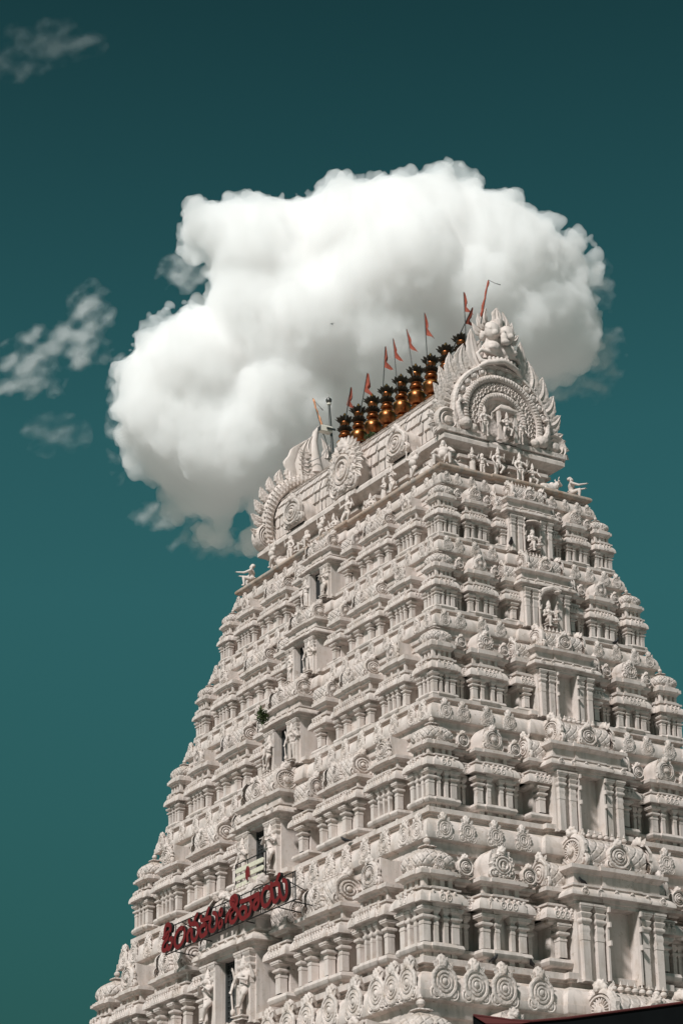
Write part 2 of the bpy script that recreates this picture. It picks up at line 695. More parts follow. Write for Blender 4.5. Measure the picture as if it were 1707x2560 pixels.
proto('shrine|s', lambda: panjara_body(.305), M_W)
proto('recess|', recess_body, M_W)
proto('lean|', lean_body, M_W)
proto('bay|p', lambda: bay_meshes(False), M_W)
proto('bay|d', lambda: bay_meshes(True), M_W)
proto('hood|', lambda: hood(.86, 1., .85), M_W)


def block_hood():
    m = MB()
    V, F = [], []
    for x in (-.42, .42):
        for y, z in ((0, 0), (.75, 0), (.75, .86), (.55, .82), (.3, .80), (.05, .84), (0, .86)):
            V.append((x, y, z))
    n = 7
    for k in range(n):
        F.append((k, n + k, n + (k + 1) % n, (k + 1) % n))
    F.append(tuple(range(n)))
    F.append(tuple(reversed(range(n, 2 * n))))
    return m.add(V, F)


proto('hood|b', block_hood, M_W)
proto('barrel_roof|s', lambda: barrel(.40, .095, .757, .20), M_L)
proto('barrel_roof|b', lambda: barrel(.44, .108, .896, .20), M_L)
proto('barrel_roof|l', lambda: barrel(.17, .085, .757, .17), M_L)


def dark_sheet():
    return MB().box(-.12, .12, .084, .0935, .20, .654)  # near-black sheet painting the shade of the open interior behind the doorway


def grille():
    m = MB()
    for k in range(7):
        x = -.111 + .037 * k
        m.box(x - .0022, x + .0022, .075, .0805, .2, .65)
    for k in range(14):
        z = .21 + .033 * k
        m.box(-.12, .12, .0755, .0800, z - .0018, z + .0018)
    m.box(-.1205, -.109, .066, .083, .2, .653)
    m.box(.109, .1205, .066, .083, .2, .653)
    return m


proto('door|', dark_sheet, M_DARK)
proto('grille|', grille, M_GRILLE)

# ------------------------------------------------------------------ the tower
Z = [25.9, 23.904, 21.790, 19.3315, 16.3375, 12.6577, 8.31]
KA = .2285
A_ = lambda z: 5.0 - KA * (z - 25.9)
B_ = lambda z: 2.3185 - KA * (z - 25.9)
ZK = (0, .25, .285, .345, .55, .575, .632, .66, .705, .757, 1.)
ZV = {'u': (0, .20, .232, .29, .468, .500, .585, .635, .70, .782, 1.03),      # squat upper storeys: taller eaves and roofs
      'l': (0, .25, .285, .344, .540, .564, .640, .668, .716, .766, 1.01)}


def zm(z, st):
    return float(np.interp(z, ZK, ZV['u' if st <= 3 else 'l']))


def var(key, st):
    """the prototype with its mouldings at the heights of storey st"""
    v = 'u' if st <= 3 else 'l'
    k2 = key + '|' + v
    if k2 not in PROTO:
        src, _, material = PROTO[key]
        m2 = MB()
        m2.f = src.f
        m2.v = [(x, y, float(np.interp(z, ZK, ZV[v]))) for x, y, z in src.v]
        PROTO[k2] = (m2, m2.mesh(key.split('|')[0], material), material)
    return k2


tower = obj('temple_tower', None, None, None,
            'tall white tiered temple gateway tower covered in carved shrines', 'temple tower')
BUCKET = {}


def place(name, key, parent, Mp, Ml, single):
    """a part or sub-part: an object of its own where it shows large, else into the one shared mesh"""
    mb_, me, material = PROTO[key]
    if single:
        return obj(name, me, parent, Ml)
    BUCKET.setdefault((name, material.name), (MB(), material))[0].mb(mb_, Mp @ Ml)


def part(name, key, M):
    return obj(name, PROTO[key][1], tower, M)


def Fm(face, u, st, su=1.):
    """matrix of a unit shrine on a face of storey st"""
    zb = Z[st]
    H = Z[st - 1] - Z[st]
    if face == 'S':
        return T3(A_(zb), u, zb) @ RZ(pi / 2) @ SC(su, H, H)
    if face == 'L':
        return T3(u, -B_(zb), zb) @ SC(su, H, H)
    if face == 'N':
        return T3(-A_(zb), u, zb) @ RZ(-pi / 2) @ SC(su, H, H)
    return T3(u, B_(zb), zb) @ RZ(pi) @ SC(su, H, H)


def NM(x, y, z, wdt, hgt, rot=0., dep=None):
    return T3(x, y, z) @ RZ(rot) @ SC(wdt, dep or wdt, hgt)


def corner_shrine(sx, sy, st):
    zb = Z[st]
    H = Z[st - 1] - Z[st]
    dc = .232 * H
    M = T3(sx * (A_(zb) - dc), sy * (B_(zb) - dc), zb) @ SC(H)
    o = part('corner_shrine', var('shrine|k', st), M)
    big = st >= 5
    vis = {(1, -1): (0, 1, 3), (-1, -1): (0, 3), (1, 1): (0, 1, 2)}[(sx, sy)]
    for cx in (-1, 1):
        for cy in (-1, 1):
            place('pilaster', var('pilaster|k', st), o, M, T3(cx * .0985, cy * .0985, 0), big)
    for q in vis:
        for x in (-.034, .034):
            place('pilaster', var('pilaster|t', st), o, M, RZ(q * pi / 2) @ T3(x, -KW - .006, 0), big)
    place('dome', var('dome|', st), o, M, Matrix(), True)
    place('finial', 'finial|', o, M, T3(0, 0, zm(.917, st) - .004) @ SC(.062, .062, .098), True)
    for q in range(4):
        place('medallion', 'medallion|%d' % (q % 2), o, M, RZ(q * pi / 2) @ NM(.0, -.112, zm(.755, st), .072, .082), st >= 4)


def arched_shrine(face, u, st, wide, target):
    key, wnom = ('shrine|q', .494) if wide else ('shrine|p', .344)
    M = Fm(face, u, st, target / wnom)
    H = Z[st - 1] - Z[st]
    kx = (target / wnom) / H
    o = part('arched_shrine', var(key, st), M)
    big = st >= 5
    w_ = .205 if wide else .13
    for x, k in ((-w_ + .006, 'k'), (-w_ * .40, 't'), (0, 't') if wide else (-w_ * .05, 't'), (w_ * .40, 't'), (w_ - .006, 'k')):
        if k == 't' and abs(x) < .02 and not wide:
            continue
        place('pilaster', var('pilaster|' + k, st), o, M, T3(x, .130 if k == 'k' else .114, 0), big)
    nw = (.185 if wide else .172) / kx
    place('hood', 'hood|b' if wide else 'hood|', o, M, T3(0, .125, zm(.755, st)) @ SC(nw * 1.08, .24, .20), True)
    place('medallion', 'medallion|%d' % (1 if st % 2 else 2) if not wide else 'medallion|%d' % (2 if st % 2 else 1), o, M, NM(0, .125, zm(.755, st), nw, .162, 0, .17), st >= 3)


def barrel_shrine(face, u, st, target):
    M = Fm(face, u, st, target / .694)
    kx = (target / .694) / (Z[st - 1] - Z[st])
    o = part('barrel_shrine', var('shrine|s', st), M)
    w_ = .305
    for x, k in ((-w_ + .006, 'k'), (-w_ * .40, 's'), (w_ * .40, 's'), (w_ - .006, 'k')):
        place('pilaster', var('pilaster|' + k, st), o, M, T3(x, .130 if k == 'k' else .117, 0), st >= 5)
    place('barrel_roof', var('barrel_roof|s', st), o, M, T3(0, .205, 0), True)
    for s in (-1, 1):
        place('medallion', 'medallion|0', o, M, NM(s * .205, .205, zm(.757, st), .22, .19, s * pi / 2, .2), st >= 4)
    place('medallion', 'medallion|1', o, M, NM(0, .125, zm(.757, st), .13, .125, 0, .2), st >= 4)
    for k in range(6):
        place('finial', 'finial|', o, M, T3(-.125 + .05 * k, .205, zm(.94, st)) @ SC(.045, .045, .065), st >= 4)


def recess_pair(face, u, st):
    H = Z[st - 1] - Z[st]
    M = Fm(face, u, st, H)
    o = part('recess_shrine', var('recess|', st), M)
    for x in (-.021, .021):
        place('pilaster', var('pilaster|t', st), o, M, T3(x, .213, 0), st >= 5)
    place('medallion', 'medallion|0', o, M, NM(0, .185, zm(.755, st), .11, .11, 0, .2), st >= 5)


def lean_to(face, u, st, side, target):
    M = Fm(face, u, st, target / .234)
    o = part('lean_to_shrine', var('lean|', st), M)
    place('pilaster', var('pilaster|s', st), o, M, T3(0, .118, 0), st >= 4)
    place('barrel_roof', var('barrel_roof|l', st), o, M, T3(-side * .035, .20, 0), True)
    place('medallion', 'medallion|%d' % (2 if face == 'L' else 0), o, M, NM(side * .052, .195, zm(.757, st), .165, .185, side * pi / 2, .16), st >= 3)


def centre_bay(face, st, dark_doorway):
    H = Z[st - 1] - Z[st]
    M = Fm(face, 0, st, H)
    o = part('centre_bay', 'bay|d' if dark_doorway else 'bay|p', M)
    for x in (-.272, -.168, .168, .272):
        place('pilaster', 'pilaster|b', o, M, T3(x, .032, 0), st >= 3)
    place('barrel_roof', 'barrel_roof|b', o, M, T3(0, .13, 0), True)
    for s in (-1, 1):
        place('medallion', 'medallion|2', o, M, NM(s * .222, .13, .896, .26, .215, s * pi / 2, .2), st >= 4)
    place('medallion', 'medallion|0', o, M, NM(0, .03, .896, .17, .155, 0, .18), st >= 3)
    for k in range(8):
        place('finial', 'finial|', o, M, T3(-.155 + .0443 * k, .14, 1.09) @ SC(.05, .05, .075), st >= 3)
    for k in range(6):
        place('medallion', 'medallion|0', o, M, NM(-.29 + .116 * k, -.022, .70, .055, .045, 0, .06), False)
    if dark_doorway:
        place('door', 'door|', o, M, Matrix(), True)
        if st >= 4:
            place('grille', 'grille|', o, M, Matrix(), True)


CPROF = [(-.070, -.175), (-.052, -.17), (-.052, -.150), (-.070, -.145), (-.070, -.105), (-.045, -.095), (-.038, -.075), (-.045, -.05), (-.040, -.022), (-.016, -.015), (-.004, -.012), (0, -.006),
         (0, .040), (-.010, .043), (-.010, .052), (-.012, .075), (-.022, .105), (-.042, .135), (-.068, .155), (-.10, .165), (-.13, .167), (-.13, .198), (-.108, .20), (-.108, .212), (-.086, .214), (-.086, .250), (-.096, .254), (-.31, .256)]


def ring(a, b, p=0., hw=0.):
    """rectangle with a shallow central projection on each side, counter-clockwise"""
    if not p:
        return [(-a, -b), (a, -b), (a, b), (-a, b)]
    return [(-a, -b), (-hw, -b), (-hw, -b - p), (hw, -b - p), (hw, -b), (a, -b), (a, -hw), (a + p, -hw), (a + p, hw), (a, hw), (a, b),
            (hw, b), (hw, b + p), (-hw, b + p), (-hw, b), (-a, b), (-a, hw), (-a - p, hw), (-a - p, -hw), (-a, -hw)]


for lvl in range(6):
    z = Z[lvl]
    H = (Z[lvl - 1] - z) if lvl else 1.85
    Hb = Z[lvl] - Z[lvl + 1]
    a, b = A_(z), B_(z)
    m = MB()
    m.sweep(ring(a, b, .045 * H, .40 * Hb), [(o * H, z + h * H) for o, h in CPROF], True)
    co = obj('cornice', m.mesh('cornice', M_W), tower)
    # medallions along the two faces the photo shows
    big = lvl >= 4
    jit = random.Random(lvl)
    kw, kh = (.178, .20) if lvl == 5 else ((.14, .158) if lvl else (.125, .135))
    ul = [.945, .875, .765, .66, .55, .45, .35, .26]
    us = [.90, .77, .60, .44]
    if lvl == 5:
        us, ul = [.885, .735, .60, .42], [.95, .875, .80, .68, .56, .45, .34, .24]
    for face, lst, tip, half in (('S', us, a, b), ('L', ul, b, a)):
        for s in (-1, 1):
            for f in lst:
                u = s * (f * half + (jit.random() - .5) * .03 * H)
                if abs(u) < .42 * Hb:
                    continue
                y0 = tip - .008 * H
                Mx = (T3(y0, u, z - .006 * H) @ RZ(pi / 2) if face == 'S' else T3(u, -y0, z - .006 * H)) @ SC(kw * H, kw * H * .5, kh * H)
                place('medallion', 'medallion|n%d' % (0 if (lvl == 5 or f > .8) else 1), co, Matrix(), Mx, big)
    # storey wall behind the shrines
    st = lvl + 1
    zb, Hs = Z[st], Z[lvl] - Z[st]
    aw, bw = A_(zb) - .285 * Hs, B_(zb) - .285 * Hs
    wl = MB()
    wl.sweep(ring(aw, bw), [(0, zb + .2 * Hs), (0, zb + .70 * Hs), (.012 * Hs, zb + .705 * Hs), (.012 * Hs, zb + .73 * Hs), (0, zb + .735 * Hs), (0, z - .1 * H)], True, False)
    obj('storey_wall', wl.mesh('storey_wall', M_W), tower)

for st in range(1, 7):
    zb = Z[st]
    H = Z[st - 1] - Z[st]
    ES, EL = B_(zb) - .09 * H, A_(zb) - .09 * H
    corners = ((1, -1), (-1, -1), (1, 1)) if st < 6 else ((1, -1),)
    for sx, sy in corners:
        corner_shrine(sx, sy, st)
    for s in (-1, 1):
        if st == 6 and s == 1:
            arched_shrine('L', .735 * EL, st, True, .20 * EL)
            continue
        arched_shrine('S', s * .575 * ES, st, False, .262 * ES)
        if st == 6:
            continue
        arched_shrine('L', s * .735 * EL, st, True, .178 * EL)
        barrel_shrine('L', s * .458 * EL, st, .258 * EL)
        recess_pair('S', s * .742 * ES, st)
        recess_pair('S', s * .410 * ES, st)
        lean_to('S', s * .278 * ES, st, s, .165 * ES)
        lean_to('L', s * (.225 if st < 5 else .232) * EL, st, s, .112 * EL)
    centre_bay('S', st, False)
    centre_bay('L', st, True)

# plain storeys below the picture, down to the ground
m = MB()
z6, H6 = Z[6], 4.35
m.sweep(ring(A_(z6), B_(z6)), [(-.9, 3.2), (-.9, 3.6), (-.55, z6 - 2.), (-.3, z6 - .7), (-.16, z6 - .1), (0, z6), (0, z6 + .18), (-.1, z6 + .5), (-.5, z6 + .8), (-1.3, z6 + .9)], True)
obj('storey_wall', m.mesh('storey_wall', M_W), tower)
m = MB()
m.sweep(ring(10.2, 7.5), [(.3, -.2), (.3, .5), (0, .6), (0, 2.9), (.3, 3.0), (.3, 3.4), (0, 3.5), (-1, 3.6)], True)
obj('stone_base', m.mesh('stone_base', M_S), tower)

# ---- crowning zone: ledge, wall, slab
m = MB()
z = 26.30
m.sweep(ring(4.93, 2.25, .06, .75), [(-.35, z), (-.05, z), (0, z + .02), (.03, z + .06), (.03, z + .10), (0, z + .14), (-.06, z + .155), (-.8, z + .16)], True)
obj('ledge', m.mesh('ledge', M_S), tower)
m = MB()
aw, bw, hw, dp = 4.16, 1.46, .20, .7
m.sweep([(-aw, -bw), (aw, -bw), (aw, -hw), (aw - dp, -hw), (aw - dp, hw), (aw, hw), (aw, bw), (-aw, bw)], [(0, 26.40), (0, 27.3)], True, False)
obj('crown_wall', m.mesh('crown_wall', M_W), tower)
m = MB()
m.sweep(ring(4.52, 1.82, .07, .52), [(-.42, 27.02), (-.26, 27.04), (-.26, 27.12), (-.34, 27.14), (-.34, 27.20), (-.20, 27.23), (-.16, 27.29), (-.04, 27.33), (0, 27.36), (0, 27.46), (-.03, 27.48), (-.06, 27.55), (-.5, 27.58)], True, True, True)
obj('roof_slab', m.mesh('roof_slab', M_W), tower)
pier = MB()
pier.sweep([(-.13, .25), (-.13, 0), (.13, 0), (.13, .25)], [(0, 26.42), (0, 26.60), (.05, 26.63), (.05, 26.70), (-.03, 26.74), (-.03, 26.78), (.03, 26.82), (.10, 26.88), (.10, 26.95), (.16, 26.98), (.16, 27.06)], False)
pm = pier.mesh('pier', M_W)
for x in (-3.75, -2.45, -1.0, 1.0, 2.45, 3.75):
    obj('pier', pm, tower, T3(x, -1.58, 0))
for y in (-1.05, -.42, .42, 1.05):
    obj('pier', pm, tower, T3(4.28, y, 0) @ RZ(pi / 2))

# ---- great wagon roof with rows of scale tiles
VP = [(1.30, 27.56), (1.36, 27.85), (1.41, 28.15), (1.43, 28.45), (1.38, 28.75), (1.24, 29.02), (1.0, 29.28), (.72, 29.52), (.42, 29.76), (.14, 29.98), (0, 30.02)]


def vp(t):
    k = t * (len(VP) - 1)
    i = min(int(k), len(VP) - 2)
    f = k - i
    return (VP[i][0] * (1 - f) + VP[i + 1][0] * f, VP[i][1] * (1 - f) + VP[i + 1][1] * f)


m = MB()
sec = [vp(i / 30) for i in range(31)]
V, F = [], []
full = [(-y, z) for y, z in sec] + [(y, z) for y, z in reversed(sec[:-1])]
for x in (-4.3, 4.3):
    V += [(x, y, z) for y, z in full]
c = len(full)
for j in range(c - 1):
    F.append((j, c + j, c + j + 1, j + 1))
F += [tuple(range(c)), tuple(reversed(range(c, 2 * c)))]
m.add(V, F)
m.sweep(ring(4.33, 1.46), [(-.1, 27.56), (0, 27.58), (.04, 27.64), (.04, 27.72), (-.02, 27.76), (-.2, 27.78)], True, False)
rt = random.Random(5)
rows = 9
for sgn in (-1, 1):
    for r in range(rows):
        t0, t1 = .10 + .88 * r / rows, .10 + .88 * (r + 1) / rows
        wd = .17
        nx = int(8.4 / wd)
        for k in range(nx):
            x0 = -4.2 + 8.4 * k / nx + (wd / 2 if r % 2 else 0) + rt.uniform(-.035, .035)
            x1 = x0 + 8.4 / nx - .005
            lift = .022 + rt.random() * .022
            P = []
            for t, l in ((t0 + .004, lift + .022), (t0 + (t1 - t0) * .55, lift), (t1 + .01, .004)):
                y, z = vp(min(t, 1))
                y2, z2 = vp(min(t + .02, 1))
                tx, tz = y2 - y, z2 - z
                L = math.hypot(tx, tz) or 1
                ny, nz = tz / L, -tx / L
                if ny < 0 and y > .3:
                    ny, nz = -ny, -nz
                if nz < 0 and y <= .6:
                    ny, nz = -ny, -nz
                for q, e in ((0, .80), (.5, 1.), (1, .80)):
                    P.append((x0 + (x1 - x0) * q, sgn * (y + ny * l * e), z + nz * l * e - (.012 if q == .5 and t < t0 + .01 else 0)))
            P += [(x0, sgn * vp(t0)[0] * .985, vp(t0)[1]), (x0 + (x1 - x0) * .5, sgn * vp(t0)[0] * .985, vp(t0)[1]), (x1, sgn * vp(t0)[0] * .985, vp(t0)[1])]
            fc = [(0, 1, 4, 3), (1, 2, 5, 4), (3, 4, 7, 6), (4, 5, 8, 7), (9, 10, 1, 0), (10, 11, 2, 1)]
            if sgn > 0:
                fc = [tuple(reversed(f)) for f in fc]
            m.add(P, fc)
obj('wagon_roof', m.mesh('wagon_roof', M_W), tower)


# ---- great end gables
def great_gable(front):
    m = MB()
    zc = 28.25

    def flat(V):
        return V
    cl = MB()
    prof = [(1.5, .0), (1.5, .14), (1.46, .19), (1.40, .19), (1.38, .12), (1.22, .12), (1.20, .20), (1.04, .20), (1.02, .10), (.76, .10), (.74, .17), (.60, .17), (.58, .06), (.50, .06), (.48, .03), (.38, .03), (.36, .02), (0, .02)]
    cl.lathe(prof, 64, FRONT)
    cl.lathe([(0, -.24), (1.46, -.24), (1.5, -.2), (1.5, 0)], 64, FRONT)
    if not front:
        pass
    cl.v = [(x, y, max(z, -.66)) for x, y, z in cl.v]
    m.mb(cl)
    rr = random.Random(2)
    for k in range(17):      # scalloped shells
        a = R(-100 + 200 * k / 16)
        m.ball((0, 0, 0), (.10, .07, .085), 10, 6, RY(a) @ T3(0, -.13, 1.31))
        m.lathe([(.12, 0), (.12, .05), (.10, .08), (.075, .03), (.0, .02)], 12, RY(a) @ T3(0, -.11, 1.31) @ FRONT)
    for k in range(52):
        a = R(-105 + 210 * k / 51)
        m.ball((0, 0, 0), (.050, .055, .075), 6, 5, RY(a) @ T3(0, -.20, 1.12))
    for k in range(34):
        a = R(-105 + 210 * k / 33)
        m.ball((0, 0, 0), (.045, .05, .065), 6, 5, RY(a) @ T3(0, -.17, .67))
    for k in range(30):      # curling foliage
        a = R(-105 + 210 * k / 29)
        m.lathe([(.075, 0), (.08, .07), (.055, .10), (.03, .05), (0, .09)], 8, RY(a) @ T3(0, -.09, .83 + .03 * (k % 2)) @ FRONT)
        m.lathe([(.05, 0), (.055, .06), (.035, .09), (0, .04)], 7, RY(a + R(3.5)) @ T3(0, -.09, .95) @ FRONT)
    for k in range(26):
        a = R(-70 + 140 * k / 25)
        m.box(-.012, .012, -.05, -.02, .40, .50, RY(a))
    for s in (-1, 1):
        for k in range(7):   # flames
            th = 95 - 13.4 * k
            L = .56 + .065 * k
            Q = RY(R(s * th)) @ T3(0, .0, 1.46) @ RY(R(-s * (14 + 2.4 * k))) @ SC(s * (1 if True else 1), 1, 1)
            lf = leaf(L, .43 + .012 * k, -.26, .10)
            m.mb(lf, Q)
        # scrolled tail at the foot
        m.lathe([(.36, -.2), (.36, .12), (.31, .18), (.27, .12), (.24, .12), (.21, .18), (.16, .12), (.13, .12), (.09, .2), (0, .22)], 20, T3(s * 1.62, 0, -.36) @ FRONT)
        for k in range(7):
            a = R(-100 + 28 * k)
            m.mb(leaf(.20, .16, .2, .06, 2), T3(s * (1.62 + .34 * cos(a)), 0, -.36 + .34 * sin(a)) @ RY(R(90) * s - s * a) @ SC(s, 1, 1))
        # swan
        m.ball((s * 1.16, -.20, -.36), (.19, .15, .17), 12, 8)
        m.ball((s * .93, -.20, -.45), (.13, .12, .12), 10, 7)
        m.tube([(s * 1.25, -.2, -.28), (s * 1.34, -.22, -.08), (s * 1.36, -.22, .14), (s * 1.30, -.24, .24), (s * 1.20, -.27, .20)], [.10, .07, .06, .07, .03], 8)
        m.mb(leaf(.6, .2, .3, .08), T3(s * 1.0, -.12, -.62) @ RY(R(s * 75)))
        m.box(min(s * .35, s * 1.9), max(s * .35, s * 1.9), -.218, .1, -.68, -.56)
    g = MB()
    g.mb(m, T3(0, 0, zc))
    return g.mesh('end_gable', M_C)


def face_mask():
    m = MB()
    m.ball((0, .02, .55), (.36, .22, .52), 16, 10)
    m.ball((0, .05, 1.02), (.30, .20, .26), 14, 8)
    for s in (-1, 1):
        m.ball((s * .20, -.14, .88), (.19, .17, .23), 14, 10)
        for k in range(4):
            rr_ = .19 - .018 * k
            m.tube([(s * .20 + rr_ * cos(a), -.16 - .035 * k + .03 * sin(a), .93 + rr_ * sin(a) * .9 - .02 * k) for a in [pi * j / 10 for j in range(11)]], .020, 6)
        m.ball((s * .21, -.27, .78), (.085, .08, .085), 10, 8)
        m.ball((s * .21, -.12, .45), (.20, .20, .18), 14, 10)
        m.ball((s * .30, -.26, .40), (.09, .06, .06), 8, 6)
        m.tube([(s * .12, -.2, .28), (s * .34, -.16, .33), (s * .5, -.10, .36), (s * .58, -.06, .26), (s * .52, -.1, .08), (s * .34, -.18, .06)], [.05, .05, .05, .05, .06, .05], 8)
        m.tube([(0, -.26, .12), (s * .2, -.24, .07), (s * .4, -.18, .03), (s * .55, -.1, -.06), (s * .60, -.04, -.16)], [.065, .065, .06, .05, .04], 8)
        for k in range(4):
            m.ball((s * (.05 + .095 * k), -.24 + .02 * k, .17 - .004 * k), (.042, .045, .06), 8, 6)
        m.ball((s * .40, 0, .78), (.07, .09, .13), 8, 6)
    m.ball((0, -.30, .66), (.085, .10, .16), 10, 8)
    m.ball((0, -.36, .56), (.11, .08, .075), 10, 8)
    m.ball((0, -.27, .84), (.07, .07, .07), 8, 6)
    m.tube([(0, -.10, 1.0), (0, -.12, 1.1), (0, -.10, 1.2)], [.07, .09, .13], 10)
    r = remesh(m, .017, 1)
    for s in (-1, 1):
        for k in range(3):
            r.mb(leaf(.42 - .05 * k, .2, -.35, .07, 3), T3(s * (.24 + .07 * k), .02, 1.10 - .13 * k) @ RY(R(s * (18 + 26 * k))) @ SC(s, 1, 1))
        r.mb(leaf(.95, .36, -.12, .09), T3(s * .52, .02, -.05) @ RY(R(s * 17)) @ SC(s, 1, 1))
    r.mb(leaf(.42, .30, 0, .09, 2), T3(.0, -.06, 1.14))
    return r


GF = great_gable(True)
gm = obj('end_gable', GF, tower, T3(4.30, 0, 0) @ RZ(pi / 2))
obj('lion_mask', face_mask().mesh('lion_mask', M_ST, 50), gm, T3(0, -.05, 29.66) @ SC(1.12))

m = MB()     # back of the far gable: same outline, ribbed band seen from behind
m.mb(MB().lathe([(1.50, .0), (1.50, .10), (1.55, .16), (1.76, .16), (1.83, .08), (1.83, -.16), (1.76, -.24), (0, -.24)], 64, FRONT))
m.lathe([(1.50, .02), (0, .02)], 64, FRONT)
m.v = [(x, y, max(z, -.66)) for x, y, z in m.v]
for k in range(46):
    a = R(-108 + 216 * k / 45)
    m.tube([(-.02, -.15, 1.55), (.0, -.19, 1.64), (.03, -.16, 1.76)], [.028, .038, .028], 6, RY(a))
    m.ball((0, 0, 0), (.02, .03, .03), 6, 4, RY(a) @ T3(0, -.15, 1.81))
for s in (-1, 1):
    for k in range(7):
        th = 100 - 11.5 * k
        m.mb(leaf(.40 + .012 * k, .32, -.22, .14, 4), RY(R(s * th)) @ T3(0, 0, 1.77) @ RY(R(-s * (12 + 3 * k))) @ SC(s, 1, 1))
    for r_ in (.36, .29, .22, .15):
        m.lathe([(r_ + .03, -.2), (r_ + .03, .10), (r_, .15), (r_ - .03, .12)], 20, T3(s * 1.62, 0, -.36) @ FRONT)
    m.lathe([(.36, .08), (0, .08)], 20, T3(s * 1.62, 0, -.36) @ FRONT)
cr = MB()      # winged crest with a curling tip
for s in (-1, 1):
    cr.mb(leaf(1.42, .95, -.20, .18, 3), T3(s * .52, 0, 1.46) @ RY(R(s * 4)) @ SC(s, 1, 1))
    for k in range(5):
        cr.tube([(s * (.22 + .03 * k), -.12, 1.80 + .16 * k), (s * (.42 + .02 * k), -.16, 1.74 + .16 * k), (s * (.66 + .01 * k), -.12, 1.88 + .17 * k)], [.012, .022, .012], 6)
    cr.mb(leaf(.60, .26, -.3, .12, 2), T3(s * .28, 0, 2.42) @ RY(R(s * 6)) @ SC(s, 1, 1))
cr.ball((0, 0, 1.75), (.60, .15, .75), 20, 12)
cr.tube([(-.05, 0, 1.9), (-.09, 0, 2.45), (-.10, 0, 2.85), (-.03, .02, 3.16), (.12, .02, 3.36), (.28, 0, 3.40), (.38, 0, 3.32)], [.24, .15, .105, .085, .07, .05, .02], 14)
gb = MB().mb(m, T3(0, 0, 28.25))
fg = obj('end_gable', gb.mesh('end_gable', M_C), tower, T3(-4.32, 0, 0) @ RZ(pi / 2))
obj('crest', cr.mesh('crest', M_ST), fg, T3(0, 0, 28.25))

# ---- gables on the long side of the wagon roof
for x, w_, h_, kd in ((0, 1.22, 1.24, 1), (2.53, .88, .74, 0), (-2.53, .88, .74, 0)):
    for side in (-1, 1):
        Q = RZ(0 if side < 0 else pi)
        o = obj('roof_gable', NAS[kd], tower, Q @ T3(x, -1.80, 27.585) @ SC(w_, .75, h_))
        obj('hood', PROTO['hood|'][1], o, SC(1.02, 1.05, 1.))
        if side < 0 and x == 0:
            fm = MB()
            for k in range(19):
                a = R(-117 + 13 * k)
                fm.mb(leaf(.30, .19, .12 if a > 0 else -.12, .16, 3), T3(0, -.05, .50) @ RY(a) @ T3(0, 0, .44))
                fm.ball((0, 0, 0), (.05, .07, .05), 7, 5, T3(0, -.12, .50) @ RY(a) @ T3(0, 0, .50))
            obj('flame_border', fm.mesh('flame_border', M_C), o)

for (nm, mt), (mb_, material) in BUCKET.items():
    obj(nm, mb_.mesh(nm, material), tower, None, kind='stuff')


# ------------------------------------------------------------------ sculpted figures
def hand(m, p, d, up=(0, 0, 1), s=1.):
    """palm, four unequal fingers and a thumb"""
    p, d = Vector(p), Vector(d).normalized()
    sd = d.cross(Vector(up))
    sd = sd.normalized() if sd.length > .01 else d.orthogonal().normalized()
    m.ball(p + d * .012 * s, (.024 * s, .022 * s, .026 * s), 8, 6)
    for k, L in enumerate((.040, .050, .047, .036)):
        o = p + sd * (-.018 + .012 * k) * s + d * .02 * s
        m.tube([o, o + d * L * .6 * s, o + d * L * s - Vector((0, .012 * s, 0))], [.0085 * s, .008 * s, .0065 * s], 6)
    m.tube([p + sd * .02 * s, p + sd * .04 * s + d * .02 * s, p + sd * .044 * s + d * .04 * s], [.010 * s, .009 * s, .007 * s], 6)


